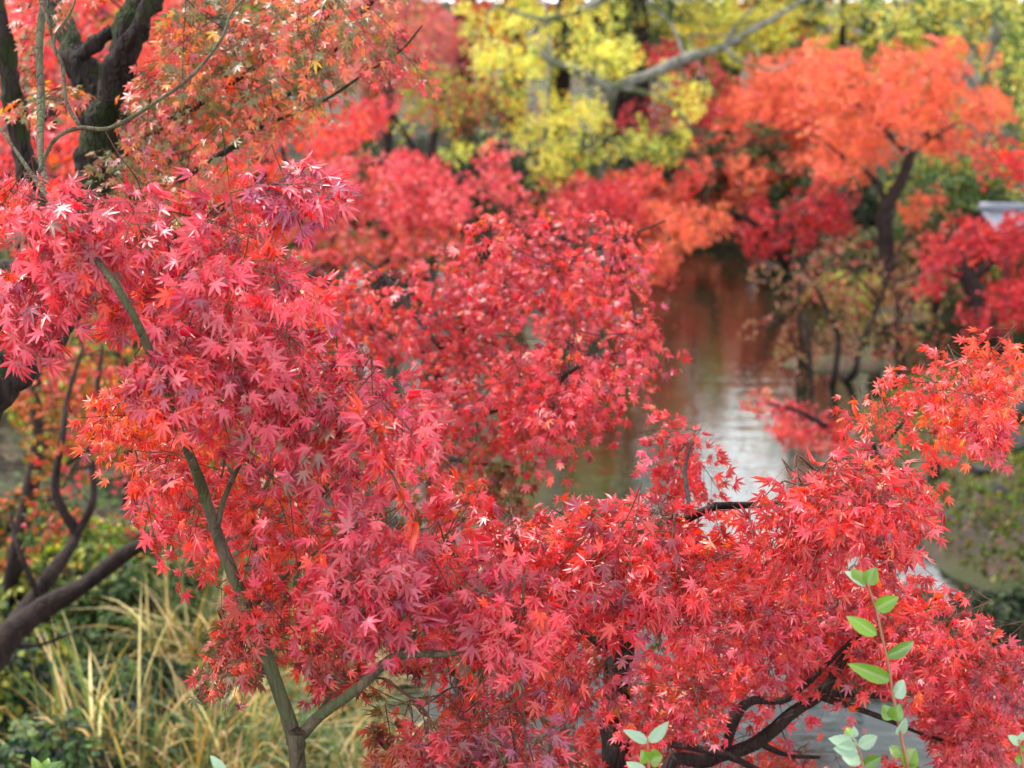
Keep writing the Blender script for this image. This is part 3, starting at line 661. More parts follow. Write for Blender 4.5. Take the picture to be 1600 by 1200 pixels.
# ------------------------------------------------------------------ middle maple
b4 = (-.18, 5.3, hz(-.18, 5.3))
t4 = [
 ('trunk', [(*Z0(-.18, 5.3), .07), (730, 1150, 5.4, .045), (715, 950, 5.4, .038), (690, 800, 5.4, .032), (672, 680, 5.4, .029), (680, 600, 5.4, .026), (700, 535, 5.4, .024), (760, 490, 5.4, .016), (840, 440, 5.4, .011), (930, 390, 5.4, .007), (1040, 345, 5.5, .003)]),
 ('limb', [(672, 690, 5.38, .015), (705, 662, 4.95, .015), (750, 645, 4.6, .016), (800, 630, 4.5, .012), (860, 610, 4.4, .009), (900, 575, 4.4, .006), (1000, 540, 4.4, .003)]),
 ('limb', [(690, 540, 5.1, .016), (640, 480, 5.3, .013), (600, 430, 5.4, .008), (560, 400, 5.5, .005)]),
 ('limb', [(676, 710, 5.38, .01), (720, 720, 4.8, .008), (800, 730, 4.7, .004)]),
]
R4 = [
 dict(poly=[(470,450),(520,405),(580,390),(640,410),(700,375),(740,340),(820,305),(880,325),(960,325),(1040,305),(1100,340),(1075,385),(1010,415),(970,455),(930,500),(860,510),(780,510),(700,530),(620,560),(540,530),(500,500)],
      d=5.3, th=.8, dens=126, leaf=0.0279, L=.28, pal=RED+PINK, c=(750,470), seed=2, seeds=.03, ls=.02),
 dict(poly=[(560,560),(700,560),(790,505),(890,500),(960,525),(1025,500),(1025,570),(990,630),(920,660),(870,665),(900,700),(880,740),(820,700),(760,670),(700,690),(650,640),(600,590)],
      d=4.5, th=.6, dens=162, leaf=0.0288, L=.24, pal=CRIM+RED+PINK, c=(800,620), seed=4, seeds=.04, ls=.02),
 dict(poly=[(975,530),(1000,495),(1030,480),(1040,500),(1030,545),(1000,575)], d=4.4, th=.1, dens=132, leaf=0.0270, L=.12, pal=CRIM, c=(940,560)),
 dict(poly=[(610,620),(700,600),(740,680),(700,760),(640,740),(600,680)], d=4.9, th=.3, dens=90, leaf=.028, L=.24, pal=CRIM+RED, c=(660,640), seed=4),
 dict(poly=[(640,690),(700,690),(790,680),(850,720),(860,760),(810,790),(720,790),(670,760)], d=4.7, th=.5, dens=102, leaf=0.0279, L=.22, pal=GRNOR+BROWN, c=(740,650), seed=4),
 dict(poly=[(640,740),(700,740),(760,780),(740,810),(680,800)], d=4.4, th=.2, dens=120, leaf=0.0288, L=.18, pal=RED+CRIM, c=(700,700)),
 dict(poly=[(430,400),(540,380),(600,440),(600,560),(520,560),(470,500)], d=5.6, th=.6, dens=95, leaf=.028, L=.26, pal=PINK+RED, c=(600,500), seed=2, ls=.02),
 dict(poly=[(640,500),(800,480),(860,520),(800,600),(680,620),(620,560)], d=5.2, th=.4, dens=90, leaf=.028, L=.26, pal=RED+CRIM, c=(720,560), seed=3, ls=.02),
 dict(poly=[(960,440),(1010,480),(1010,520),(930,500),(900,460)], d=5.6, th=.3, dens=84, leaf=0.0270, L=.2, pal=ORANGE+PINK[:1], c=(900,480)),
]
tree('maple_tree', 'crimson maple in the middle with layered crown reaching right over the pond', b4, t4, R4, bark=M_BARK_DARK, tmpl=NEAR, cat='maple', twig_mat=M_BARK_DARK, rmax=.012, sides=10)

# ------------------------------------------------------------------ trees at the left, beyond the old maple
def regtree(label, base, lines, regs, group=None, bark=M_BARK_DARK, tm=MID, name='maple_tree', cat='maple', leafm=M_FAR, **k):
    bx, by = base
    return tree(name, label, (bx, by, hz(bx, by)), [(n, [((*Z0(bx, by), l[0]) if i == 0 and n == 'trunk' else l[i]) for i in range(len(l))]) for n, l in lines],
                regs, bark=bark, tmpl=tm, cat=cat, leafm=leafm, group=group, sides=8, fine=4, twigs=k.pop('twigs', False), rmax=k.pop('rmax', .03), r0=k.pop('r0', .004), step=k.pop('step', .3), twig_mat=bark, **k)
regtree('dark-limbed maple leaning in from the lower left edge, one long bare limb above the ivy', (-2.9, 6.3),
 [('trunk', [.16, (-60, 1120, 6.5, 0.0816), (-10, 1020, 6.6, 0.0748), (60, 955, 6.7, 0.0510), (130, 915, 6.7, 0.0374), (200, 862, 6.6, 0.0326), (250, 838, 6.5, 0.0272), (300, 785, 6.4, 0.0204), (360, 740, 6.3, 0.0136)]),
  ('limb', [(-20, 1030, 6.6, 0.0408), (40, 950, 6.9, 0.0374), (85, 890, 7.0, 0.0340), (118, 838, 7.1, 0.0258), (100, 800, 7.1, 0.0238), (86, 760, 7.1, 0.0204), (98, 680, 7.1, 0.0163), (106, 620, 7.2, 0.0122), (130, 540, 7.3, 0.0068)]),
  ('limb', [(118, 838, 7.1, 0.0190), (146, 780, 7.1, 0.0177), (142, 700, 7.2, 0.0150), (150, 620, 7.3, 0.0122), (160, 540, 7.4, 0.0068)]),
  ('limb', [(60, 930, 6.9, 0.0136), (30, 860, 6.9, 0.0116), (15, 800, 7.0, 0.0082)]),
  ('limb', [(105, 725, 7.1, 0.0102), (150, 690, 7.0, 0.0088), (200, 640, 6.8, 0.0082), (260, 560, 6.6, 0.0054)]),
  ('limb', [(-10, 1010, 6.7, 0.0136), (60, 1008, 6.9, 0.0095), (110, 990, 7.0, 0.0054)])],
 [dict(poly=[(80,560),(250,540),(320,700),(300,800),(200,830),(150,760),(60,740)], d=7.2, th=1.2, dens=24, leaf=.036, L=.36, pal=GRNOR+FPINK+MIXOG, seed=2),
  dict(poly=[(0,540),(130,500),(200,600),(120,700),(0,720)], d=7.8, th=1.0, dens=18, leaf=.036, L=.36, pal=GRNOR+MIXOG+YGRN[:1], seed=5),
  dict(poly=[(0,700),(90,700),(200,780),(230,850),(120,860),(0,830)], d=8.2, th=1.0, dens=18, leaf=.036, L=.36, pal=GRNOR+FPINK+YGRN+GREEN, seed=5)], rmax=.012, step=.2, twigs=True)
regtree('bright pink-red maple glowing behind the old mossy trunk in the upper left', (-4.6, 8.2),
 [('trunk', [.16, (-240, 700, 8.5, .12), (-100, 400, 8.7, .1), (60, 200, 8.8, .07), (200, 60, 8.8, .04)]),
  ('limb', [(-40, 300, 8.7, .06), (150, 330, 8.8, .04), (330, 330, 8.8, .025), (450, 280, 8.8, .012)])],
 [dict(poly=[(-40,-80),(560,-80),(540,160),(500,300),(430,360),(440,420),(250,420),(200,470),(100,540),(-40,560)], d=8.9, th=1.4, dens=24, leaf=.045, L=.42, pal=FPINK+RED+ORRED, seed=1),
  dict(poly=[(0,-60),(300,-60),(360,200),(200,330),(0,400)], d=8.2, th=.6, dens=14, leaf=.042, L=.36, pal=FPINK, seed=6)])
regtree('small orange maple behind the pink leaves at the left edge', (-3.4, 9.5),
 [('trunk', [.08, (20, 900, 9.8, .06), (60, 700, 9.8, .045), (56, 600, 9.8, .035), (100, 480, 9.8, .02)])],
 [dict(poly=[(0,420),(200,430),(420,560),(460,720),(330,820),(260,760),(200,620),(90,560),(0,540)], d=9.8, th=1.2, dens=17, leaf=.045, L=.42, pal=GRNOR[1:]+YGRN+GREEN+MIXOG[:1], seed=3)])
for (px, d, h, r, lab) in [(60, 13, 3.2, .09, 'thick dark tree stem at the far left beyond the small lawn'), (190, 12, 3.0, .06, 'thin upright dark stem behind the leaning limb at the left'), (215, 14.5, 3.4, .08, 'straight dark stem farther right on the left bank')]:
    q = P(px, 640, d); x, y = q[0], q[1]
    xx = px
    regtree(lab, (x, y), [('trunk', [r, ('w', x + .05, y, hz(x, y) + .9, r * .9), ('w', x - .05, y + .1, hz(x, y) + 2., r * .7), ('w', x + .15, y, h + .9, r * .5)])],
      [dict(poly=[(xx - 150, 520), (xx + 150, 500), (xx + 170, 660), (xx + 20, 640), (xx - 150, 680)], d=d, th=1.2, dens=15, leaf=.05, L=.5, pal=(GRNOR + YGRN) if px < 100 else (FPINK + GRNOR))])


# ------------------------------------------------------------------ trees across the pond
BG = dict(tm=FART, twigs=False)
def bt(label, base, lines, regs, **k):
    kk = dict(BG); kk.update(k); return regtree(label, base, lines, regs, **kk)
bt('flame orange maple with bare forked trunk on the far bank at the right', (6.5, 25.6),
 [('trunk', [.16, (1386, 440, 25, 0.1496), (1384, 380, 25, 0.1360), (1382, 335, 25, 0.1292), (1395, 305, 25, 0.1156), (1412, 275, 25, 0.1020), (1422, 245, 25, 0.0884)]),
  ('limb', [(1420, 245, 25, 0.0544), (1400, 222, 25, 0.0442), (1368, 190, 25, 0.0374), (1330, 155, 25, 0.0306), (1292, 145, 25, 0.0204), (1250, 140, 25, 0.0136)]),
  ('limb', [(1424, 245, 25, 0.0408), (1424, 215, 25, 0.0340), (1418, 190, 25, 0.0204), (1400, 120, 25, 0.0136)]),
  ('limb', [(1422, 245, 25, 0.0510), (1438, 225, 25, 0.0408), (1447, 205, 25, 0.0306), (1490, 140, 25, 0.0204), (1530, 100, 25, 0.0136)]),
  ('limb', [(1384, 335, 25, 0.0612), (1374, 290, 25, 0.0510), (1345, 262, 25, 0.0340), (1310, 240, 25, 0.0272), (1275, 212, 25, 0.0204), (1210, 208, 25, 0.0170), (1120, 250, 25, 0.0136)]),
  ('limb', [(1368, 192, 25, 0.0238), (1366, 165, 25, 0.0204), (1372, 150, 25, 0.0136)]),
  ('limb', [(1440, 225, 25, 0.0272), (1500, 190, 24.6, 0.0204), (1560, 170, 24.6, 0.0102)])],
 [dict(poly=[(1255,230),(1250,150),(1255,80),(1270,45),(1330,55),(1345,100),(1390,45),(1430,70),(1462,25),(1500,20),(1515,70),(1575,45),(1565,85),(1520,110),(1560,130),(1585,175),(1560,195),(1500,180),(1460,200),(1430,235),(1400,200),(1370,200),(1340,170),(1300,170)],
       d=25, th=2.4, dens=31.9, leaf=0.0630, L=.62, pal=ORANGE, seed=1, ls=.05, c=(1360,250), jit=.1),
  dict(poly=[(1270,150),(1370,180),(1410,235),(1350,255),(1290,240)], d=25.6, th=2, dens=28, leaf=.059, L=.55, pal=ORANGE, seed=6, ls=.05, c=(1360,300), jit=.1),
  dict(poly=[(1250,215),(1300,215),(1370,260),(1370,290),(1290,285)], d=25.4, th=1.5, dens=26, leaf=.059, L=.55, pal=ORANGE, seed=6, ls=.05, c=(1360,300), jit=.1),
  dict(poly=[(1435,215),(1500,195),(1580,155),(1575,180),(1530,200),(1510,245),(1450,245)], d=25.5, th=1, dens=29.6, leaf=0.0588, L=.55, pal=ORANGE, c=(1440,280)),
  dict(poly=[(1400,300),(1440,290),(1465,300),(1430,350),(1400,350)], d=25.6, th=1, dens=22.8, leaf=0.0588, L=.5, pal=ORANGE, c=(1400,340)),
  dict(poly=[(1000,310),(1080,300),(1160,310),(1150,350),(1080,385),(1010,380)], d=24, th=1.4, dens=17, leaf=.059, L=.5, pal=ORANGE, c=(1100,360)),
  dict(poly=[(985,380),(1040,365),(1080,390),(1040,430),(1010,450),(985,430)], d=23.5, th=1, dens=34.1, leaf=0.0588, L=.5, pal=ORANGE, c=(1030,400))], rmax=.035)
bt('broad orange maple farther back, its crown merging with the forked flame orange one', (6.2, 34.5),
 [('trunk', [.2, (1215, 300, 33, .13), (1205, 240, 33, .11), (1180, 180, 33, .06), (1190, 120, 33, .03)]), ('limb', [(1205, 240, 33, .07), (1130, 250, 33, .05), (1070, 290, 32.6, .03)]), ('limb', [(1200, 220, 33, .06), (1250, 160, 33, .04), (1280, 110, 33, .02)])],
 [dict(poly=[(1085,270),(1095,200),(1140,150),(1150,95),(1210,70),(1290,50),(1300,130),(1280,200),(1180,210)], d=33, th=2.4, dens=24.7, leaf=.08, L=.8, pal=ORANGE, seed=1, ls=.05, c=(1200,250), jit=.1),
  dict(poly=[(1140,170),(1290,140),(1370,180),(1410,235),(1340,255),(1200,240),(1120,230)], d=33, th=2, dens=32.6, leaf=0.0588, L=.72, pal=ORANGE, seed=6, ls=.05, c=(1360,300), jit=.1),
  dict(poly=[(1000,330),(1070,270),(1130,215),(1280,215),(1360,255),(1370,285),(1290,280),(1220,290),(1170,300),(1140,330),(1090,360),(1040,380),(1005,370)], d=32.6, th=2, dens=36.4, leaf=0.0630, L=.8, pal=ORANGE, seed=3, ls=.05, c=(1200,330), jit=.1),
  dict(poly=[(1080,240),(1280,230),(1290,290),(1180,310),(1140,350),(1080,370),(1010,390),(1000,330)], d=31.5, th=1.5, dens=22, leaf=.075, L=.7, pal=ORANGE, seed=1, ls=.05, c=(1200,350), jit=.1)])
bt('bright red maple crown at the right edge in front of the grey roof', (9.6, 21.5),
 [('trunk', [.16, (1650, 430, 22, .13), (1640, 330, 22, .1), (1610, 260, 22, .06)])],
 [dict(poly=[(1520,230),(1570,222),(1640,215),(1640,268),(1580,270),(1535,262)], d=22, th=1.4, dens=34.1, leaf=0.0588, L=.5, pal=DRED+RED, ls=.05, holes=[[(1528,290),(1575,282),(1600,300),(1600,330),(1520,318)]])])
bt('deep crimson maple spreading low over the pond at the right edge', (8.2, 19.5),
 [('trunk', [.2, (1570, 560, 19.5, .16), (1530, 470, 19.5, .13), (1510, 430, 19.5, .1), (1490, 380, 19.5, .06)]),
  ('limb', [(1510, 440, 19.5, .08), (1560, 400, 19.5, .06), (1610, 360, 19.5, .03)]),
  ('limb', [(1514, 440, 19.5, .05), (1460, 420, 19.5, .03), (1400, 440, 19.4, .015)])],
 [dict(poly=[(1425,370),(1500,340),(1600,322),(1640,320),(1640,400),(1540,410),(1500,420),(1440,420)], d=19.4, th=1.4, dens=38.7, leaf=0.0546, L=.5, pal=DRED, seed=2, ls=.04, c=(1540,440)),
  dict(poly=[(1520,420),(1640,390),(1640,500),(1560,500),(1505,500)], d=19.2, th=1.2, dens=34.1, leaf=0.0546, L=.5, pal=DRED, seed=5, c=(1590,500)),
  dict(poly=[(1390,440),(1440,430),(1495,430),(1490,450),(1420,465)], d=19.4, th=.5, dens=25, leaf=0.0504, L=.4, pal=DRED)])
bt('dark wine-red maple hanging over the water below the orange crown', (4.9, 30.8),
 [('trunk', [.14, (1225, 420, 27, .09), (1210, 385, 26, .07), (1180, 350, 25, .05), (1120, 320, 24.5, .03)]),
  ('limb', [(1212, 380, 26, .05), (1260, 330, 25.5, .04), (1310, 300, 25, .02)])],
 [dict(poly=[(1120,330),(1200,290),(1290,275),(1330,300),(1330,350),(1280,380),(1250,400),(1200,400),(1160,385),(1130,360)], d=25.5, th=1.6, dens=22.8, leaf=0.0588, L=.6, pal=DRED+[(3,(120,40,52))], seed=1, ls=.04)])
bt('thin crimson maple branch with small crown low over the pond beyond the orange-red leaves', (3.45, 13.3),
 [('trunk', [.03, (1370, 715, 12.9, .025), (1335, 692, 12.6, .022), (1290, 665, 12.4, .025), (1240, 640, 12.2, .018), (1180, 628, 12, .008)])],
 [dict(poly=[(1160,622),(1190,612),(1250,620),(1300,625),(1330,660),(1330,690),(1280,690),(1220,675),(1200,640)], d=12.3, th=.7, dens=68.2, leaf=0.0378, L=.26, pal=FPINK+DRED, seed=2, ls=.04, c=(1280,670)),
  dict(poly=[(1210,655),(1260,650),(1270,672),(1215,668)], d=12.2, th=.3, dens=50.1, leaf=0.0378, L=.24, pal=FPINK)], tm=MID, rmax=.012)
bt('half-bare tan-leaved shrub on the small islet', (4.5, 20.6),
 [('trunk', [.07, (1330, 590, 20, .05), (1345, 540, 20, .04), (1375, 470, 20, .03), (1400, 400, 20, .02), (1430, 350, 20, .01)]),
  ('trunk', [.06, (1300, 600, 20, .05), (1310, 530, 20, .04), (1295, 490, 20, .035), (1270, 440, 20, .02), (1240, 400, 20, .01)]),
  ('limb', [(1268, 620, 19.6, .035), (1266, 570, 19.6, .03), (1262, 520, 19.6, .02), (1240, 470, 19.6, .01)]),
  ('limb', [(1375, 470, 20, .02), (1330, 420, 20, .015), (1280, 370, 20, .01)]),
  ('limb', [(1412, 530, 20, .02), (1400, 460, 20, .02), (1370, 380, 20, .012), (1340, 330, 20, .008)]),
  ('limb', [(1350, 540, 20, .02), (1400, 500, 20, .014), (1450, 440, 20, .008)])],
 [dict(poly=[(1210,400),(1300,350),(1400,340),(1440,400),(1480,440),(1470,540),(1400,580),(1340,560),(1280,540),(1220,500)], d=20.2, th=1.8, dens=7.7, leaf=0.0420, L=.5, pal=TAN, seed=1, keep=.55, ls=.04),
  dict(poly=[(1290,500),(1350,490),(1370,540),(1310,560)], d=20.2, th=.8, dens=9.8, leaf=0.0420, L=.4, pal=GREEN+TAN, keep=.8)], name='bare_shrub', cat='shrub', rmax=.02, twigs=True)
for (px, d, labl, cols) in [(1250, 20.2, 'leggy bare shrub with thin upright stems at the left end of the islet', TAN), (1400, 20.6, 'twiggy brown shrub at the right end of the islet', TAN + BROWN[:2]), (1450, 22.6, 'twiggy tan bush in the shallows beside the crimson maple', TAN + YGRN[:1])]:
    q = P(px, 560, d); xs, ys = q[0], q[1]
    st = []
    for k in range(6):
        a, b_ = rng.normal(0, .28), rng.normal(0, .2); h = rng.uniform(1.2, 2.1)
        st.append(('trunk' if k == 0 else 'limb', ([.02] if k == 0 else [('w', xs + .04 * k, ys, -.1, .018)]) + [('w', xs + a * .3, ys + b_ * .3, h * .35, .016), ('w', xs + a * .8, ys + b_, h * .7, .011), ('w', xs + a * 1.6, ys + b_ * 1.4, h, .005)]))
    bt(labl, (xs, ys), st, [dict(poly=[(px - 80, 400), (px + 70, 390), (px + 90, 500), (px + 60, 600), (px - 60, 600), (px - 90, 500)], d=d, th=1.2, dens=9, leaf=.042, L=.42, pal=cols, keep=.5)], name='bare_shrub', cat='shrub', rmax=.012, twigs=True)
bt('tree with lichen-grey limbs and lemon yellow leaves at the top centre', (1.7, 28.8),
 [('trunk', [.3, (935, 330, 28.5, 0.187), (930, 250, 28, 0.156), (945, 180, 27.5, 0.133), (957, 138, 27, 0.109)]),
  ('limb', [(955, 138, 27, 0.101), (1010, 118, 27, 0.101), (1070, 92, 27, 0.098), (1130, 72, 27, 0.078), (1180, 45, 27.2, 0.055), (1240, 10, 27.5, 0.039), (1290, -30, 27.8, 0.023)]),
  ('limb', [(957, 138, 27, 0.086), (925, 125, 27, 0.086), (890, 105, 27, 0.078), (865, 100, 27, 0.055), (840, 80, 27, 0.023)]),
  ('limb', [(965, 135, 27, 0.070), (1010, 145, 27, 0.058), (1045, 160, 27, 0.051), (1072, 190, 27, 0.035), (1090, 215, 27, 0.023)]),
  ('limb', [(890, 105, 27.2, 0.039), (830, 70, 27.5, 0.055), (850, 35, 27.5, 0.062), (900, 18, 27.5, 0.078), (950, -5, 27.5, 0.078), (1000, -30, 27.5, 0.062)]),
  ('limb', [(850, 32, 27.5, 0.039), (810, 20, 27.4, 0.035), (770, 10, 27.4, 0.023), (760, 40, 27.4, 0.016)]),
  ('limb', [(862, 100, 27.1, 0.023), (858, 60, 27.3, 0.023), (852, 10, 27.3, 0.016)]), ('limb', [(862, 102, 27.1, 0.023), (858, 150, 27.1, 0.020), (852, 210, 27.1, 0.012)]),
  ('limb', [(1070, 90, 27, 0.039), (1050, 40, 27.1, 0.035), (1020, 10, 27.2, 0.031), (1000, -30, 27.2, 0.023)]),
  ('limb', [(1130, 72, 27, 0.039), (1160, 98, 26.8, 0.027), (1215, 108, 26.6, 0.023), (1240, 90, 26.6, 0.016)]),
  ('limb', [(1130, 72, 27, 0.039), (1150, 40, 26.9, 0.027), (1180, 10, 26.8, 0.016)])],
 [dict(poly=[(740,60),(800,60),(880,70),(900,110),(860,110),(760,110),(735,85)], d=27, th=1.2, dens=18.2, leaf=0.0607, L=.6, pal=YELL, seed=1, ls=.06),
  dict(poly=[(890,60),(980,40),(1010,100),(960,110),(900,110)], d=27.5, th=1.2, dens=16.4, leaf=0.0607, L=.6, pal=YELL, seed=2, ls=.06),
  dict(poly=[(930,0),(1100,-10),(1260,-10),(1300,20),(1240,50),(1180,40),(1110,60),(1060,50),(1000,40),(950,20)], d=36, th=2, dens=10, leaf=0.0607, L=.7, pal=YELL, seed=3, ls=.06),
  dict(poly=[(1020,120),(1090,100),(1110,160),(1080,180),(1040,150)], d=27.5, th=1.2, dens=14.6, leaf=0.0607, L=.6, pal=YELL, seed=4),
  dict(poly=[(860,150),(930,140),(950,190),(920,220),(860,230),(800,220),(780,195),(820,170)], d=27, th=1.4, dens=16.4, leaf=0.0607, L=.6, pal=YELL, seed=5),
  dict(poly=[(830,230),(920,225),(940,260),(880,285),(820,270)], d=27, th=1, dens=14.6, leaf=0.0607, L=.6, pal=YELL+YGRN, seed=6),
  dict(poly=[(930,200),(1000,190),(1080,200),(1080,240),(1000,245),(940,240)], d=27, th=1, dens=16.4, leaf=0.0607, L=.6, pal=YGRN+YELL[:2], seed=7),
  dict(poly=[(690,210),(740,190),(750,230),(700,240)], d=27, th=1, dens=16.4, leaf=0.0607, L=.5, pal=YELL+YGRN[:1]),
  dict(poly=[(760,90),(860,110),(870,170),(800,200),(750,190),(770,140)], d=27.4, th=1.5, dens=12.5, leaf=0.0536, L=.55, pal=YELL, seed=9, ls=.06),
  dict(poly=[(760,-10),(960,-20),(1000,30),(900,50),(800,60)], d=28, th=1.6, dens=11.4, leaf=0.0536, L=.6, pal=YELL, seed=3, ls=.06),
  dict(poly=[(700,20),(1060,10),(1110,110),(1090,230),(960,260),(820,250),(700,220),(740,120)], d=27.8, th=2.2, dens=2.8, leaf=0.0527, L=.45, pal=YELL+YGRN[2:], seed=9, ls=.06),
  dict(poly=[(1040,-10),(1400,-10),(1330,50),(1240,70),(1120,110),(1050,60)], d=36.5, th=2, dens=8, leaf=0.0638, L=.6, pal=YELL, seed=9, ls=.06),
  dict(poly=[(700,0),(760,0),(800,40),(740,60),(700,40)], d=28, th=1, dens=11, leaf=0.0607, L=.6, pal=YELL)], bark=M_LICHEN, name='lichen_tree', cat='tree', rmax=.05)
bt('sparse yellow-green tree at the top right corner', (11.0, 33.0),
 [('trunk', [.22, (1530, 300, 31, .16), (1540, 150, 31, .12), (1560, 0, 31, .08)]), ('limb', [(1540, 160, 31, .07), (1480, 80, 31, .05), (1400, 0, 31, .03)])],
 [dict(poly=[(1300,-20),(1660,-20),(1660,330),(1560,320),(1480,330),(1450,260),(1540,200),(1560,120),(1500,60),(1440,60),(1340,40)], d=31, th=3, dens=13.7, leaf=0.0714, L=.75, pal=YGRN+GREEN+YELL[:2], seed=1, ls=.05)], bark=M_LICHEN, name='tree')
bt('dark green broadleaf behind the forked orange trunk', (9.0, 29.5),
 [('trunk', [.16, (1490, 350, 29, .12), (1480, 250, 29, .09), (1460, 200, 29, .05)])],
 [dict(poly=[(1380,230),(1540,230),(1560,320),(1480,360),(1400,350),(1370,300)], d=29, th=1.6, dens=20.5, leaf=0.0672, L=.6, pal=GREEN+YGRN, seed=3, ls=.06)], name='evergreen_tree')
# pink and crimson maples of the left shore
PL = 'red maples massed along the far left shore'
bt('pink-red maple with layered sprays left of the yellow tree', (-3.6, 17.5),
 [('trunk', [.18, (560, 520, 18, .14), (600, 400, 18, .1), (660, 320, 18, .07), (740, 270, 18, .04), (800, 230, 18, .02)]), ('limb', [(600, 400, 18, .06), (540, 330, 18, .05), (500, 260, 18, .03)])],
 [dict(poly=[(500,250),(560,215),(640,215),(680,240),(730,255),(790,205),(810,225),(800,260),(830,280),(800,320),(740,345),(700,370),(600,350),(520,330)], d=17.6, th=1.6, dens=38.7, leaf=0.0521, L=.5, pal=FPINK, seed=4, ls=.04, c=(640,350)),
  dict(poly=[(420,300),(520,320),(620,350),(740,350),(720,400),(620,420),(540,400),(470,420),(420,400)], d=17, th=1.6, dens=31.9, leaf=0.0504, L=.5, pal=FPINK+MIXOG[:3], seed=7, ls=.04)], group=PL)
bt('rose red maple top peeking out right of the small-leaved spray', (-4.2, 21.5),
 [('trunk', [.16, (500, 420, 22, .1), (540, 250, 22, .07), (590, 170, 22, .03)])],
 [dict(poly=[(500,190),(560,160),(620,130),(640,145),(620,180),(570,215),(500,250),(480,220)], d=21.5, th=1.2, dens=36.4, leaf=0.0571, L=.5, pal=FPINK+RED[:2], seed=1, ls=.05)], group=PL)
bt('dusky crimson maple behind the middle maple, below the yellow leaves', (1.2, 23.5),
 [('trunk', [.16, (860, 450, 24, .1), (880, 370, 24, .07), (920, 300, 24, .04)])],
 [dict(poly=[(790,310),(860,290),(900,262),(980,265),(1010,300),(1000,345),(940,345),(860,350),(780,350)], d=23.5, th=1.6, dens=27.3, leaf=0.0588, L=.6, pal=DRED+FPINK, seed=2, ls=.05)], group=PL)
bt('orange-brown maple between the rose red top and the yellow tree', (-1.6, 27.0),
 [('trunk', [.18, (650, 420, 27, .14), (670, 250, 27, .09), (700, 120, 27, .05)]), ('limb', [(668, 260, 27, .07), (620, 190, 27, .05), (590, 110, 27, .03)])],
 [dict(poly=[(600,90),(660,70),(720,100),(760,130),(760,170),(700,190),(640,200),(590,190),(640,140)], d=27, th=2, dens=18.2, leaf=0.0672, L=.65, pal=MIXOG+YGRN, seed=2, ls=.06),
  dict(poly=[(700,120),(800,110),(850,160),(780,200),(690,200)], d=27.5, th=1.5, dens=18.2, leaf=0.0672, L=.65, pal=BROWN+GREEN, seed=4, ls=.06)])
bt('dusty pink maple at the top edge beside the yellow tree', (-2.6, 30.5),
 [('trunk', [.18, (600, 380, 30, .15), (610, 150, 30, .1), (640, 0, 30, .06)])],
 [dict(poly=[(520,-40),(720,-40),(740,60),(690,100),(620,130),(540,150),(500,60)], d=30, th=2, dens=15.9, leaf=0.0714, L=.75, pal=[(3,(200,110,112)),(2,(206,130,90)),(2,(190,90,96))], seed=2, ls=.05)])
bt('crimson maple showing between the lichen-grey limbs', (4.4, 34.5),
 [('trunk', [.2, (1080, 330, 34, .14), (1090, 180, 34, .1), (1100, 80, 34, .05)])],
 [dict(poly=[(1090,100),(1150,95),(1160,180),(1120,230),(1060,230),(980,200),(960,150)], d=34, th=2, dens=13.7, leaf=0.0798, L=.8, pal=DRED+FPINK, seed=2),
  dict(poly=[(1000,60),(1080,60),(1140,100),(1040,120)], d=34, th=2, dens=11.4, leaf=0.0798, L=.8, pal=DRED+FPINK)])
bt('low orange and rose maple crown on the far shore under the yellow tree', (2.2, 32.5),
 [('trunk', [.2, (960, 400, 31, .1), (980, 330, 30, .06), (1040, 300, 30, .03)])],
 [dict(poly=[(860,270),(960,250),(1080,240),(1100,290),(1060,340),(1000,370),(940,380),(860,330)], d=30, th=2, dens=18.2, leaf=0.0714, L=.7, pal=ORANGE+FPINK+ORRED, seed=2, ls=.05)])

# far wood: every tree with its own crown and trunk
def far_tree(x, y, h, rad, pal, label, name='evergreen_tree', dens=1.0, cat='tree'):
    z = hz(x, y) - .2
    root = thing(name, label, cat, (x, y, z), 'trees at the back of the garden')
    mb = MB(); lean = rng.normal(0, .04, 2) * h
    pts = [(x, y, z), (x + lean[0] * .3, y + lean[1] * .3, z + h * .3), (x + lean[0], y + lean[1], z + h * .7), (x + lean[0] * 1.2, y + lean[1], z + h * .95)]
    p, r = tube(mb, pts, [h * .03, h * .024, h * .014, h * .004], 8, 4, .1)
    mb.build('trunk', M_BARK_DARK, root)
    nc = int(62 * dens * (rad / 2) ** 2 * (h / 6))
    ph = rng.uniform(0, 2 * np.pi, nc); f = rng.uniform(.12, 1, nc)
    prof = np.sqrt(np.clip(1 - ((f - .5) / .55) ** 2, .05, 1))
    rr = rad * prof * np.sqrt(rng.uniform(.2, 1, nc)) * (1 + .25 * np.sin(ph * 3 + x))
    c = np.stack([x + lean[0] * f + rr * np.cos(ph), y + rr * np.sin(ph), z + h * (.16 + .84 * f)], -1)
    out = nrm(c - np.array([x, y, z + h * .5]))
    lm, tm = MB(), MB()
    b = make_sprays(lm, None, c, out, .75, .1, pal, FART[1:], jit=.16)
    grow(tm, p, b, r0=.006, rmax=.05, step=.6, sides=3)
    tm.build('branches', M_BARK_DARK, root); lm.build('crown', M_FAR, root, sm=False)
fw = []
kinds = {'dark': (GREEN + DARKG, 'deep green evergreen'), 'olive': (YGRN + GREEN, 'olive green broadleaf tree'), 'red': (FPINK + DRED, 'rose red maple'), 'or': (ORANGE + MIXOG, 'rusty orange maple'), 'yel': (YELL + YGRN, 'yellow leaved tree')}
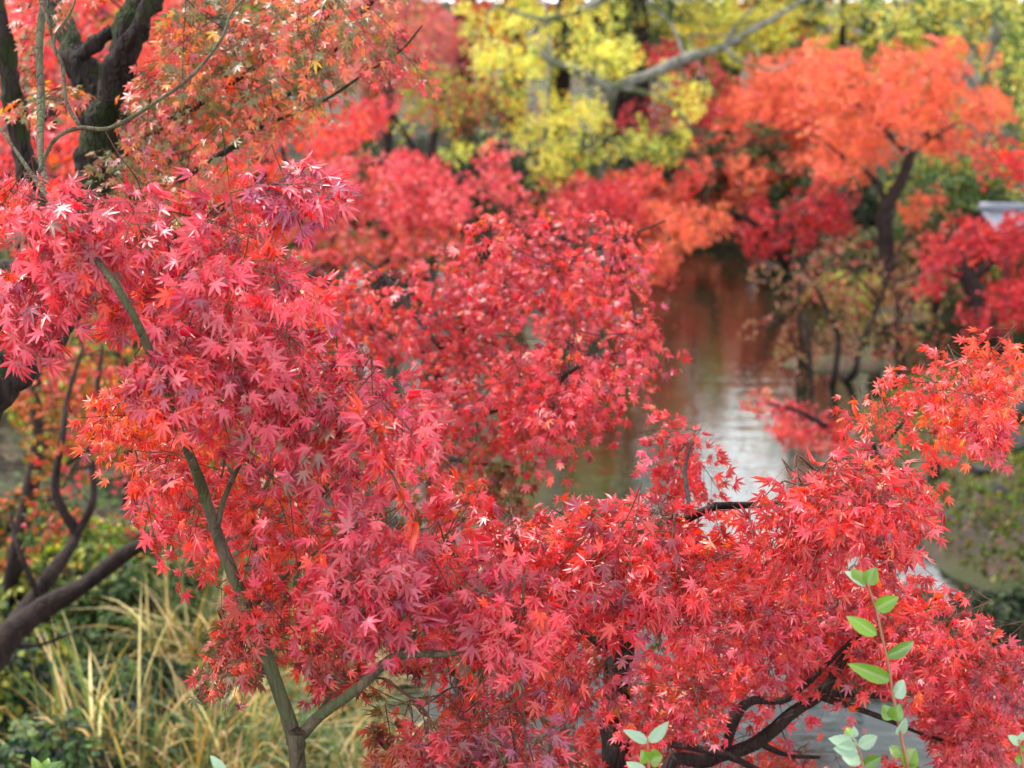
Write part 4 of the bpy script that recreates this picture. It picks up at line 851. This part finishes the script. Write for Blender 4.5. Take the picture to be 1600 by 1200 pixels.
rows = [(-11, 36, 8, 'red', 'at the far left edge of the back wood'), (-8.5, 31, 8.5, 'or', 'behind the upper left corner leaves'), (-6, 36, 9, 'dark', 'standing behind the rose maples at the top left'), (-3.6, 38, 9, 'olive', 'just left of the yellow tree'), (-1.2, 37, 9.8, 'or', 'behind the yellow tree, left part'), (1.2, 39, 10.2, 'yel', 'behind the middle of the yellow tree'),
        (3.2, 37, 9.6, 'dark', 'behind the crimson patch among the grey limbs'), (5.8, 38.5, 5.0, 'yel', 'directly behind the orange crown'), (8.2, 37, 5.0, 'dark', 'behind the top of the orange crown'), (10.6, 38, 6.4, 'yel', 'behind the top right corner'), (13.2, 37, 8, 'dark', 'at the far right edge of the back wood'),
        (-9, 44, 12, 'dark', 'tallest at the back left'), (-4, 46, 11, 'olive', 'rear row, left of centre'), (0, 45, 12, 'red', 'rear row near the centre'), (3.2, 43, 12.5, 'dark', 'rear row right of the centre, behind the crimson patch'), (4, 47, 7.2, 'olive', 'rear row behind the orange crown'), (8, 47, 7.2, 'or', 'rear row behind the top right'), (13, 46, 9, 'olive', 'rear row at the right edge'), (17, 44, 11, 'dark', 'rear row beyond the right edge'), (10.6, 44.5, 8.8, 'yel', 'rear row between the orange crown top and the corner'), (6.4, 46, 7.0, 'olive', 'rear row above the left part of the orange crown'), (-15, 42, 12, 'olive', 'rear row beyond the left edge'),
        (-7.2, 24, 6, 'red', 'on the left shore behind the old mossy maple'), (-9.5, 19, 5.5, 'or', 'on the left lawn behind the mossy limb'), (-6.2, 28, 6.5, 'olive', 'on the left shore behind the rose maple'), (-4.8, 14.8, 2.8, 'dark', 'low and rounded on the left lawn')]
rows = [(x, y, (h if h > 5.9 or y < 36 else h + .5), k, l) for x, y, h, k, l in rows]
for (x, y, h, k, where) in rows:
    far_tree(x, y, h, 1.9 if y < 40 else 2.8, kinds[k][0], kinds[k][1] + ' ' + where, 'maple_tree' if k in ('red', 'or') else ('evergreen_tree' if k == 'dark' else 'broadleaf_tree'), 1.6 if y < 40 else 1.3)

# shrubs: rounded bushes of small leaves
def shrub(x, y, rx, rz, pal, label, name='shrub', n=60, leaf=.05, L=.25, z=None, group=None, tm=OVAL, m=M_BUSH, cat='shrub'):
    z = hz(x, y) - .05 if z is None else z
    root = thing(name, label, cat, (x, y, z), group)
    ph = rng.uniform(0, 2 * np.pi, n); th = np.arccos(rng.uniform(0.02, 1, n)); rr = rng.uniform(.55, 1, n) ** .5 * (1 + .2 * np.sin(3 * ph + x))
    c = np.stack([x + rx * rr * np.sin(th) * np.cos(ph), y + rx * rr * np.sin(th) * np.sin(ph), z + .1 * rz + rz * .9 * rr * np.cos(th)], -1)
    out = nrm(c - np.array([x, y, z]))
    lm, tm_, sm = MB(), MB(), MB()
    b = make_sprays(lm, tm_, c, out, L, leaf, pal, tm, droop=.1, face=.7)
    p, r = tube(sm, [(x, y, z), (x + .02, y, z + rz * .25), (x, y + .02, z + rz * .5)], [.03, .022, .012], 6, 3)
    sm.build('stem', M_BARK_DARK, root)
    grow(tm_, p, b, r0=.003, rmax=.015, step=.2, sides=3)
    tm_.build('branches', M_BARK_DARK, root); lm.build('foliage', m, root, sm=False)
GRB = [(3, (40, 66, 52)), (3, (30, 52, 44)), (2, (64, 96, 50)), (1, (96, 120, 60))]
for (px, py, d, rx, rz, pal, lab, n) in [
    (60, 1120, 7.2, .6, .75, GRB, 'glossy dark ivy mound at the bottom left corner', 170),
    (210, 1090, 8.0, .55, .65, GRB, 'ivy mound with blue-green leaves under the leaning bare limb', 140),
    (20, 1010, 8.6, .5, .55, GRB + YGRN[:1], 'ivy mound against the base of the dark-limbed maple', 80),
    (250, 960, 9.4, .6, .75, GREEN, 'fresh green bush behind the tall grass plumes', 100),
    (130, 900, 10.2, .6, .7, GREEN + YGRN, 'mid green bush right of the dark crossing limbs', 90),
    (30, 870, 11, .7, .6, GREEN + GRNOR, 'olive bush at the left edge behind the crossing limbs', 90),
    (330, 900, 10.8, .6, .6, GREEN + [(3, (150, 50, 70))], 'bush of mixed green and wine-red leaves beside the grass plumes', 80),
    (610, 830, 12.6, .7, .75, DARKG, 'dark clipped bush at the water edge below the middle maple', 110),
    (520, 860, 11.4, .6, .7, DARKG, 'dark bush on the bank behind the pink leaves', 90),
    (200, 760, 14, .8, .8, GREEN + YGRN, 'light green bush on the lawn at the left', 90),
    (60, 740, 15.5, .9, .8, GREEN + FPINK[:1], 'green and pink bush on the lawn at the left edge', 90),
    (1350, 905, 11.6, .55, .42, DARKG, 'dark green azalea leaning over the near edge of the mossy bank', 110),
    (1440, 915, 11.9, .5, .34, DARKG, 'low dark azalea right of its twin on the mossy bank', 80),
    (1510, 925, 12.1, .4, .22, DARKG, 'dark creeping azalea over the shore rocks, third from the left', 70),
    (1590, 915, 12.2, .45, .26, DARKG, 'dark azalea over the shore rocks at the right edge', 80)]:
    q = P(px, py, d); shrub(q[0], q[1], rx, rz, pal, lab, 'ivy' if 'ivy' in lab else 'bush', n, z=(None if hz(q[0], q[1]) > 0 else -.02), cat='ivy' if 'ivy' in lab else 'bush')
for (x, y, rx, rz, pal, lab) in [(6.9, 24.2, .6, .7, TAN + GREEN, 'brown and green bush at the shore left of the crimson maple'), (7.9, 23.4, .6, .6, GREEN + TAN[:1], 'low olive bush on the shore behind the crimson maple'), (6.3, 26.4, .8, 1.0, GREEN + FPINK[:1], 'bush of green and rose leaves left of the forked orange trunk'),
        (7.2, 21.6, .5, .45, GRB, 'small dark bush at the waterline under the crimson maple'), (8.6, 24.8, .8, .9, GREEN + YGRN, 'yellow-green bush between the forked orange trunk and the roof'), (7.6, 18.2, .5, .4, GREEN, 'small green bush at the back of the mossy bank')]:
    shrub(x, y, rx, rz, pal, lab, 'bush', 110, .06, .32, cat='bush')
for k, (x, y, rx, rz, pal, lab) in enumerate([(-5.2, 30.6, 1.2, 1.7, DARKG, 'dark rounded bush on the far shore, farthest left'), (-3, 31.8, 1.3, 1.9, GREEN, 'green bush on the far shore under the orange-brown maple'), (-.8, 32, 1.3, 1.8, DARKG, 'dark bush on the far shore left of the crimson maple stem'),
    (1.3, 32, 1.3, 1.9, DARKG, 'dark bush on the far shore behind the dusky crimson maple'), (3.3, 32, 1.25, 1.8, DARKG, 'dark bush at the water where the pond bends out of sight'), (5.1, 32.2, 1.2, 1.9, GREEN + DARKG, 'dark bush at the head of the pond, right of its neighbour'),
    (6.6, 30.4, 1.2, 1.7, DARKG, 'dark bush left of the forked orange maple'), (8.3, 27.6, 1.1, 1.4, GREEN, 'green bush right of the forked orange maple'), (7.4, 25.3, .8, .8, GREEN + TAN, 'low green and tan bush at the foot of the forked orange maple'), (5.9, 24.9, .7, .6, TAN + YGRN, 'tan and yellow bush at the water left of the forked trunk'),
    (10.5, 25.2, 1.3, 1.8, DARKG, 'dark bush below the grey roof'), (9.2, 22.8, 1, 1.1, GREEN + YGRN, 'yellow-green bush behind the deep crimson maple'), (-4.2, 26, 1.2, 1.6, GREEN, 'green bush on the left shore behind the rose maple'), (-3.6, 21.6, 1, 1.3, DARKG, 'dark bush on the left shore under the rose maple top'), (-2.9, 17.6, .9, 1.1, DARKG, 'dark bush at the water behind the middle maple')]):
    shrub(x, y, rx, rz, pal, lab, 'bush', 130, .09, .5, cat='bush')


# ------------------------------------------------------------------ grass
def blades(mb, x, y, z, n, length, spread, pal, width=.007, seg=7, dirb=(0, 0)):
    ph = rng.uniform(0, 2 * np.pi, n); bx = x + rng.normal(0, .13, n); by = y + rng.normal(0, .13, n)
    Lh = length * rng.uniform(.5, 1.1, n); arch = rng.uniform(.1, 1, n) * spread
    t = np.linspace(0, 1, seg)[None]
    hx = np.cos(ph) + dirb[0]; hy = np.sin(ph) + dirb[1]
    hor = (arch[:, None] * Lh[:, None]) * (t ** 1.7); ver = Lh[:, None] * (t - .62 * arch[:, None] * t ** 2.6)
    kink = rng.random(n) < .4
    ver = np.where(kink[:, None], ver - .5 * Lh[:, None] * np.clip(t - .6, 0, 1) * 1.6, ver)
    cx = bx[:, None] + hx[:, None] * hor; cy = by[:, None] + hy[:, None] * hor; cz = z + ver
    wd = width * rng.uniform(.5, 1.3, n)[:, None] * np.sin(np.pi * np.clip(t * .93 + .07, 0, 1)) ** .6
    tw = rng.uniform(0, np.pi, n)[:, None] + t * 1.2
    sx = np.cos(tw); sy = np.sin(tw)
    V = np.stack([np.stack([cx - sx * wd, cy - sy * wd, cz], -1), np.stack([cx + sx * wd, cy + sy * wd, cz + .002], -1)], 2).reshape(n, seg * 2, 3)
    fr = np.array([(2 * k, 2 * k + 1, 2 * k + 3, 2 * k + 2) for k in range(seg - 1)])
    FF = (fr[None] + (np.arange(n) * seg * 2)[:, None, None]).reshape(-1, 4)
    col = pick(pal, n, .15); c4 = np.concatenate([np.repeat(col[:, None], seg * 2, 1), np.ones((n, seg * 2, 1))], -1).reshape(-1, 4)
    mb.add(V.reshape(-1, 3), [FF], c4)
DRY = [(4, (208, 184, 132)), (3, (186, 146, 84)), (2, (150, 140, 84)), (3, (96, 116, 66)), (1, (214, 190, 140)), (4, (70, 92, 54))]
GRS = [(4, (96, 130, 84)), (3, (130, 150, 104)), (2, (70, 104, 60)), (1, (196, 180, 110))]
clumps = [(150, 1130, 7.4, 1.25, DRY, 'tall dry grass clump standing in a column at the lower left', 60, .45), (240, 1190, 6.9, .85, DRY, 'dry grass clump at the bottom edge left of the forked trunk', 60, 1.0),
          (330, 1150, 7.6, 1.0, DRY, 'largest straw-coloured grass clump left of the forked trunk', 170, 1.1),           (430, 1160, 7.8, .8, GRS, 'green strap-leaved clump just left of the forked trunk', 120, 1.0), (400, 1220, 6.9, .7, DRY, 'mixed green and straw grass clump in front of the strap-leaved one', 110, 1.1),
          (540, 1200, 7.4, .75, DRY, 'straw grass clump right of the fork in the trunk', 130, 1.1), (600, 1190, 8.0, .7, DRY, 'straw grass clump at the water edge under the right limb', 120, 1.1), (480, 1230, 6.7, .6, GRS, 'low green grass clump behind the trunk foot', 90, 1.0),
          (420, 1070, 8.8, .95, DRY, 'tall straw clump right of the plumes, behind the trunk', 140, .9),
          (300, 1230, 6.7, .8, GRS + DRY, 'green-gold grass clump at the bottom edge between two straw clumps', 130, 1.1), (640, 1240, 7.2, .7, GRS, 'green grass clump under the purple leaves', 90, 1.1), (500, 1110, 8.6, .9, DRY, 'straw clump standing behind the fork of the trunk', 120, 1.0),
          (310, 1050, 9.0, .95, DRY, 'rear straw grass clump with plumes', 90, .7)]
for (px, py, d, Lh, pal, lab, n, sp) in clumps:
    q = P(px, py, d); x, y = q[0], q[1]; z = hz(x, y) - .03
    root = thing('grass_clump', lab, 'grass clump', (x, y, z), 'grass clumps on the left bank')
    mb = MB(); blades(mb, x, y, z, int(n * 2.4), Lh * 1.1, sp * 1.1, pal, .0075); blades(mb, x, y, z, int(n * 1.6), Lh * .8, 1.7, DRY, .006); mb.build('blades', M_BLADE, root)
    if 'plumes' in lab:
        for k in range(5):
            a, bq = rng.normal(0, .25), rng.normal(0, .1); hh = 1.35 + .15 * k
            pm = MB(); tube(pm, [(x + a * .3, y, z), (x + a * .7, y + bq, z + hh * .5), (x + a, y + bq, z + hh * .8)], [.004, .003, .002], 4, 3, tint=(*lin((170, 150, 100)), 1))
            tube(pm, [(x + a, y + bq, z + hh * .8), (x + a * 1.05, y + bq, z + hh * .9), (x + a * 1.15, y + bq, z + hh)], [.006, .013, .002], 6, 3, .5, tint=(*lin((226, 206, 186)), 1))
            pm.build('plume', M_BLADE, root)

# ground cover and fallen leaves nobody could count
gm = MB()
n = 5200
x = rng.uniform(-9, 1, n); y = rng.uniform(6.3, 22, n); z = hgt(x, y); k = (z > .08) & (z < 2.4)
x, y, z = x[k], y[k], z[k]; n = len(x)
for _ in range(3):
    leaf_arrays(gm, OVAL, np.stack([x + rng.normal(0, .04, n), y + rng.normal(0, .04, n), z + rng.uniform(.02, .14, n)], -1), rng.normal(0, 1, (n, 3)) * (1, 1, .3), rng.normal(0, .35, (n, 3)) + UPV, rng.uniform(.04, .08, n), pick(GRB + GREEN, n, .2))
n = 15000; x = rng.uniform(3, 8.5, n); y = rng.uniform(11.7, 17.6, n); z = hgt(x, y); k = (z > .06) & (vnoise(x, y, 1.6, 4) < .45); x, y, z = x[k], y[k], z[k]; n = len(x)
leaf_arrays(gm, SIMPLE, np.stack([x, y, z + .005], -1), rng.normal(0, .5, (n, 3)) + UPV, rng.normal(0, 1, (n, 3)), rng.uniform(.03, .07, n), pick([(3, (84, 100, 38)), (2, (106, 116, 48)), (1, (60, 66, 34)), (1, (110, 92, 54))], n, .25))
tag(gm.build('ground_cover', M_BUSH, None, False), 'low leafy ground cover spread over the left bank and moss tufts on the right bank', 'ground cover', kind='stuff')
fm = MB(); n = 5200
x = rng.uniform(2.5, 14, n); y = rng.uniform(12, 27, n)
xa = rng.uniform(-9, 0, 2500); ya = rng.uniform(9, 30, 2500); x = np.concatenate([x, xa]); y = np.concatenate([y, ya]); z = hgt(x, y); k = z > .05
x, y, z = x[k], y[k], z[k]; n = len(x)
leaf_arrays(fm, FART, np.stack([x, y, z + .025], -1), rng.normal(0, 1, (n, 3)) * (1, 1, .15), rng.normal(0, .25, (n, 3)) + UPV, rng.uniform(.025, .045, n), pick(TAN + BROWN + RED[:1], n, .2))
n = 3800; x = rng.uniform(3, 8.5, n); y = rng.uniform(11.7, 17.6, n); z = hgt(x, y); k = (z > .1) & (vnoise(x, y, 1.6, 4) > -.25); x, y, z = x[k], y[k], z[k]; n = len(x)
leaf_arrays(fm, FART, np.stack([x, y, z + .03], -1), rng.normal(0, 1, (n, 3)) * (1, 1, .25), rng.normal(0, .3, (n, 3)) + UPV, rng.uniform(.022, .042, n), pick([(3, (120, 78, 56)), (2, (96, 60, 46)), (1, (140, 60, 50)), (1, (150, 116, 80))], n, .25))
n = 1500; x = rng.uniform(-1, 9, n); y = rng.uniform(9, 30, n); k = hgt(x, y) < -.05; x, y = x[k], y[k]; n = len(x)
leaf_arrays(fm, FART, np.stack([x, y, np.full(n, .008)], -1), rng.normal(0, 1, (n, 3)) * (1, 1, 0), np.broadcast_to(UPV, (n, 3)), rng.uniform(.025, .035, n), pick(TAN + RED, n, .2))
tag(fm.build('fallen_leaves', M_FAR, None, False), 'fallen maple leaves littering the mossy banks and floating on the pond', 'fallen leaves', kind='stuff')

# ------------------------------------------------------------------ rocks, stump, posts, roof
M_ROCK = bark_mat('weathered_rock', (.01, .011, .012), (.08, .08, .078), (.04, .06, .02), .25, 5, (1, 1, 1), .8)
def rock(px, py, d, sx, sy, sz, label, name='rock', lift=0, group='rocks on the right bank'):
    q = P(px, py, d); x, y = q[0], q[1]; z = max(hz(x, y), -.1) + lift
    nu, nv = 18, 12
    u = np.linspace(0, 2 * np.pi, nu, endpoint=False); v = np.linspace(-.5 * np.pi, .5 * np.pi, nv)
    U, Vv = np.meshgrid(u, v); s = rng.uniform(0, 9)
    r = 1 + .16 * np.sin(2 * U + s) * np.cos(Vv) + .1 * np.sin(3 * U * 1 + 2 * Vv + s) + .08 * np.sin(5 * Vv + s) + rng.normal(0, .025, U.shape)
    r[:, :] = np.where(np.abs(Vv) > 1.5, 1, r)
    px_ = np.sign(np.cos(U)) * np.abs(np.cos(U)) ** .8 * np.cos(Vv) * r * sx; py_ = np.sin(U) * np.cos(Vv) * r * sy; pz_ = np.sin(Vv) * r * sz
    V = np.stack([px_ + x, py_ + y, pz_ + z + sz * .35], -1).reshape(-1, 3)
    i = np.arange(nv - 1)[:, None] * nu; j = np.arange(nu)[None]; F = np.stack([i + j, i + (j + 1) % nu, i + nu + (j + 1) % nu, i + nu + j], -1).reshape(-1, 4)
    o = mesh_obj(name, V - np.array([x, y, z]), [F], M_ROCK, smooth_sh=True); o.location = (x, y, z)
    return tag(o, label, name.replace('_', ' '), group)
rock(1566, 690, 15.6, .30, .2, .13, 'flat dark grey boulder lying on moss at the right edge')
rock(1595, 655, 16.4, .22, .18, .14, 'grey rock at the right edge above the flat boulder')
for k, (x_, sx, sz, lab) in enumerate([(4.0, .26, .17, 'leftmost shore rock under the dark azalea'), (4.4, .2, .13, 'small shore rock next to the leftmost one'), (4.72, .26, .2, 'wet shore rock below the azalea pair'), (5.08, .2, .24, 'upright shore rock right of the azaleas'), (5.42, .26, .17, 'broad shore rock below the mossy bank'), (5.8, .22, .2, 'blue-grey shore rock near the right edge'), (6.1, .3, .2, 'shore rock cut by the right edge of the view')]):
    rock(800 + x_ / 12.0 * FPX, 925, 12.0 + .1 * (k % 2), sx, sx * .7, sz, lab)
rock(1440, 790, 14.0, .08, .06, .05, 'small pale stone in the leaf litter of the mossy bank')
rock(1558, 775, 14.2, .08, .07, .07, 'small dark stone near the right edge of the mossy bank')
rock(1505, 540, 21.0, .3, .2, .12, 'stone on the far shore beneath the crimson maple')
rock(1560, 620, 17.4, .55, .12, .05, 'long low stone slab at the right edge above the moss')
def stump(px, py, d, r, h, label):
    q = P(px, py, d); x, y = q[0], q[1]; z = hz(x, y) - .03
    root = thing('tree_stump', label, 'stump', (x, y, z))
    mb = MB(); tube(mb, [(x, y, z), (x, y, z + h * .4), (x + .01, y, z + h)], [r * 1.35, r * 1.05, r], 14, 4, .12); mb.build('trunk', M_BARK_OLD, root)
    mb = MB(); tube(mb, [(x + .01, y, z + h + .001), (x + .01, y, z + h + .006)], [r * .9, r * .88], 14, 1); mb.build('cut_face', M_ROCK, root, False)
stump(1462, 712, 14.9, .055, .26, 'thin sawn tree stump on the mossy bank under the orange-red leaves')
stump(1530, 724, 14.8, .10, .10, 'squat dark stump on the mossy bank right of the thin one')
# roofed shelter at the far right
def shelter(x, y, wx, wy, hp):
    z = hz(x, y); root = thing('garden_shelter', 'small open garden shelter with pale grey tiled roof at the right edge', 'shelter', (x, y, z))
    dark = M_BARK_DARK
    for sx in (-1, 1):
        for sy in (-1, 1):
            mb = MB(); tube(mb, [(x + sx * wx * .8, y + sy * wy * .8, z - .1), (x + sx * wx * .8, y + sy * wy * .8, z + hp)], [.06, .06], 8, 1); mb.build('post', dark, root, False)
    m, n_, out = mat('grey_roof_tile'); pb = n_.nodes.new('ShaderNodeBsdfPrincipled'); pb.inputs['Roughness'].default_value = .45
    tx = n_.nodes.new('ShaderNodeTexNoise'); tx.inputs['Scale'].default_value = 6
    rp = n_.nodes.new('ShaderNodeValToRGB'); rp.color_ramp.elements[0].color = (.10, .115, .145, 1); rp.color_ramp.elements[1].color = (.22, .245, .30, 1)
    n_.links.new(tx.outputs['Fac'], rp.inputs['Fac']); n_.links.new(rp.outputs['Color'], pb.inputs['Base Color']); n_.links.new(pb.outputs['BSDF'], out.inputs['Surface'])
    mb = MB(); rise = wy * .36; nrib = int(wx * 2 / .14)
    for s in (-1, 1):
        ns = 8
        for a in range(nrib * 4 + 1): pass
        xs = np.linspace(x - wx, x + wx, nrib * 6 + 1); ts = np.linspace(0, 1, ns)
        XX, TT = np.meshgrid(xs, ts)
        ZZ = z + hp + rise * (TT ** 1.15) + .022 * np.abs(np.sin((XX - x) / .14 * np.pi)) + .12 * ((XX - x) / wx) ** 4 * (1 - TT)
        YY = y + s * wy * (1 - TT)
        i = np.arange(ns - 1)[:, None] * len(xs); j = np.arange(len(xs) - 1)[None]
        F = np.stack([i + j, i + j + 1, i + len(xs) + j + 1, i + len(xs) + j], -1).reshape(-1, 4)
        mb.add(np.stack([XX, YY, ZZ], -1).reshape(-1, 3), [F])
    mb.build('roof', m, root)
    mb = MB(); tube(mb, [(x - wx, y, z + hp + rise + .05), (x, y, z + hp + rise + .03), (x + wx, y, z + hp + rise + .05)], [.09, .08, .09], 8, 4); mb.build('ridge', m, root)
    for s in (-1, 1):
        mb = MB(); tube(mb, [(x - wx * .95, y + s * wy * .85, z + hp - .02), (x + wx * .95, y + s * wy * .85, z + hp - .02)], [.06, .06], 4, 1); mb.build('beam', dark, root, False)
shelter(8.62, 23.7, 1.15, 1.0, 1.34)

# ------------------------------------------------------------------ camellia shoots in front
CAMG = [(3, (96, 134, 42)), (2, (112, 146, 54)), (1, (78, 112, 40))]
def cam_leaf(root, a, direc, up, ln, wd, col, curl=.25, fold=.25, label=None):
    a = np.array(a, float); t = nrm(np.array(direc, float)); up = np.array(up, float); s = nrm(np.cross(t, up)); nn = np.cross(s, t)
    ns, nw = 12, 7
    u = np.linspace(0, 1, ns); prof = np.sin(np.pi * u ** .8) ** .75 * (1 - .12 * u); prof[0] = .05; prof[-1] = .02
    V = []
    for i in range(ns):
        c = a + t * ln * (u[i] * (1 - .15 * curl * u[i])) - nn * ln * curl * u[i] ** 2
        ser = 1 + (.03 if i % 2 else -.02)
        for j in np.linspace(-1, 1, nw):
            V.append(c + s * wd * prof[i] * j * ser + nn * wd * fold * abs(j) ** 1.3 * prof[i])
    V = np.array(V); rib = np.tile(np.abs(np.linspace(-1, 1, nw)), ns)
    i = np.arange(ns - 1)[:, None] * nw; j = np.arange(nw - 1)[None]
    F = np.stack([i + j, i + j + 1, i + nw + j + 1, i + nw + j], -1).reshape(-1, 4)
    tint = np.column_stack([np.tile(col, (len(V), 1)), rib])
    o = mesh_obj('leaf', V, [F], M_GREEN, root, tint, True)
    if label: o['label'] = label
def shoot(label, stem, leaves, d, r0=.0024):
    p0 = P(stem[0][0], stem[0][1], d); gx_, gy_ = p0[0], p0[1]
    root = thing('camellia_shoot', label, 'camellia', (gx_, gy_, hz(gx_, gy_)), 'camellia shoots poking up in front')
    mb = MB(); pts = [np.array([gx_, gy_, hz(gx_, gy_) - .05]), p0 - np.array([0, 0, .12])] + [P(a, b, d) for a, b in stem]
    tube(mb, pts, np.linspace(r0 * 1.4, r0 * .7, len(pts)), 8, 4, tint=(*lin((150, 96, 60)), 1)); mb.build('stem', M_GREEN, root)
    for (ax, ay, bx, by, wd, curl, kind) in leaves:
        A = P(ax, ay, d); B = P(bx, by, d + rng.uniform(-.012, .012)); t = B - A; ln = np.linalg.norm(t)
        if kind == 'f': up = (0, -1, .25)
        elif kind == 'e': up = (0, -.35, 1)
        elif kind == 'u': up = (.1, .5, .8)
        else: up = (.5, -.8, .3)
        col = pick(CAMG, 1, .08)[0] if kind != 'w' else lin((138, 168, 140))
        cam_leaf(root, A, t, up, ln, wd * 1.25 * d / FPX, col, curl + rng.uniform(-.05, .3))
shoot('tallest camellia shoot, single reddish stem with green leaves at the lower right',
 [(1420, 1215), (1410, 1160), (1400, 1110), (1396, 1090), (1388, 1040), (1376, 985), (1368, 950), (1356, 915), (1354, 908)],
 [(1352,912,1372,888,11,.1,'f'), (1352,914,1330,888,9,.1,'f'), (1352,916,1322,888,7,.1,'w'), (1366,950,1408,936,11,.15,'f'), (1370,992,1322,963,10,.15,'f'), (1384,1026,1442,1004,9,.3,'f'), (1392,1062,1330,1042,11,.2,'f'),
  (1396,1088,1420,1064,12,.15,'w'), (1394,1124,1380,1102,10,.1,'f'), (1394,1124,1408,1104,10,.1,'f'), (1402,1148,1418,1124,9,.15,'w'), (1410,1180,1388,1166,8,.2,'f'), (1412,1196,1436,1172,13,.2,'f'), (1410,1200,1432,1215,12,.2,'f')], 2.45)
shoot('short camellia shoot with fat pale bud, left of the tallest shoot',
 [(1350, 1225), (1346, 1185), (1338, 1165), (1330, 1152)],
 [(1340,1164,1298,1154,10,.2,'w'), (1342,1172,1304,1170,11,.1,'w'), (1340,1164,1374,1152,10,.2,'w'), (1346,1190,1316,1182,9,.2,'w'), (1348,1195,1378,1184,9,.2,'f'), (1332,1152,1322,1136,7,.1,'f'), (1332,1152,1338,1136,7,.1,'w')], 2.45)
shoot('small camellia shoot at the bottom centre with two pale leaves',
 [(1014, 1225), (1013, 1180), (1012, 1155)],
 [(1012,1160,976,1140,7,.15,'w'), (1012,1158,1050,1132,9,.3,'w'), (1014,1184,1036,1184,12,.1,'f'), (1014,1190,1004,1176,9,.1,'f'), (1010,1210,980,1190,8,.1,'w')], 2.45)
shoot('camellia shoot tip at the lower right edge of the picture',
 [(1600, 1215), (1596, 1180), (1592, 1155)],
 [(1594,1164,1576,1148,7,.1,'w'), (1596,1172,1620,1160,8,.1,'f'), (1597,1186,1586,1186,7,.1,'f'), (1592,1156,1600,1144,6,.1,'w')], 2.45)
shoot('single pale camellia leaf tip showing at the bottom left of the forked trunk',
 [(352, 1230), (350, 1215)], [(352,1212,330,1178,7,.2,'w'), (354,1214,374,1202,6,.2,'f')], 2.45)
shoot('fresh green sprig at the bottom left corner over the grass',
 [(70, 1240), (70, 1215)], [(70,1212,44,1186,8,.2,'f'), (70,1212,96,1190,9,.2,'f'), (70,1212,72,1184,8,.2,'f'), (74,1218,110,1206,9,.2,'f'), (66,1218,40,1206,8,.2,'f')], 2.45)
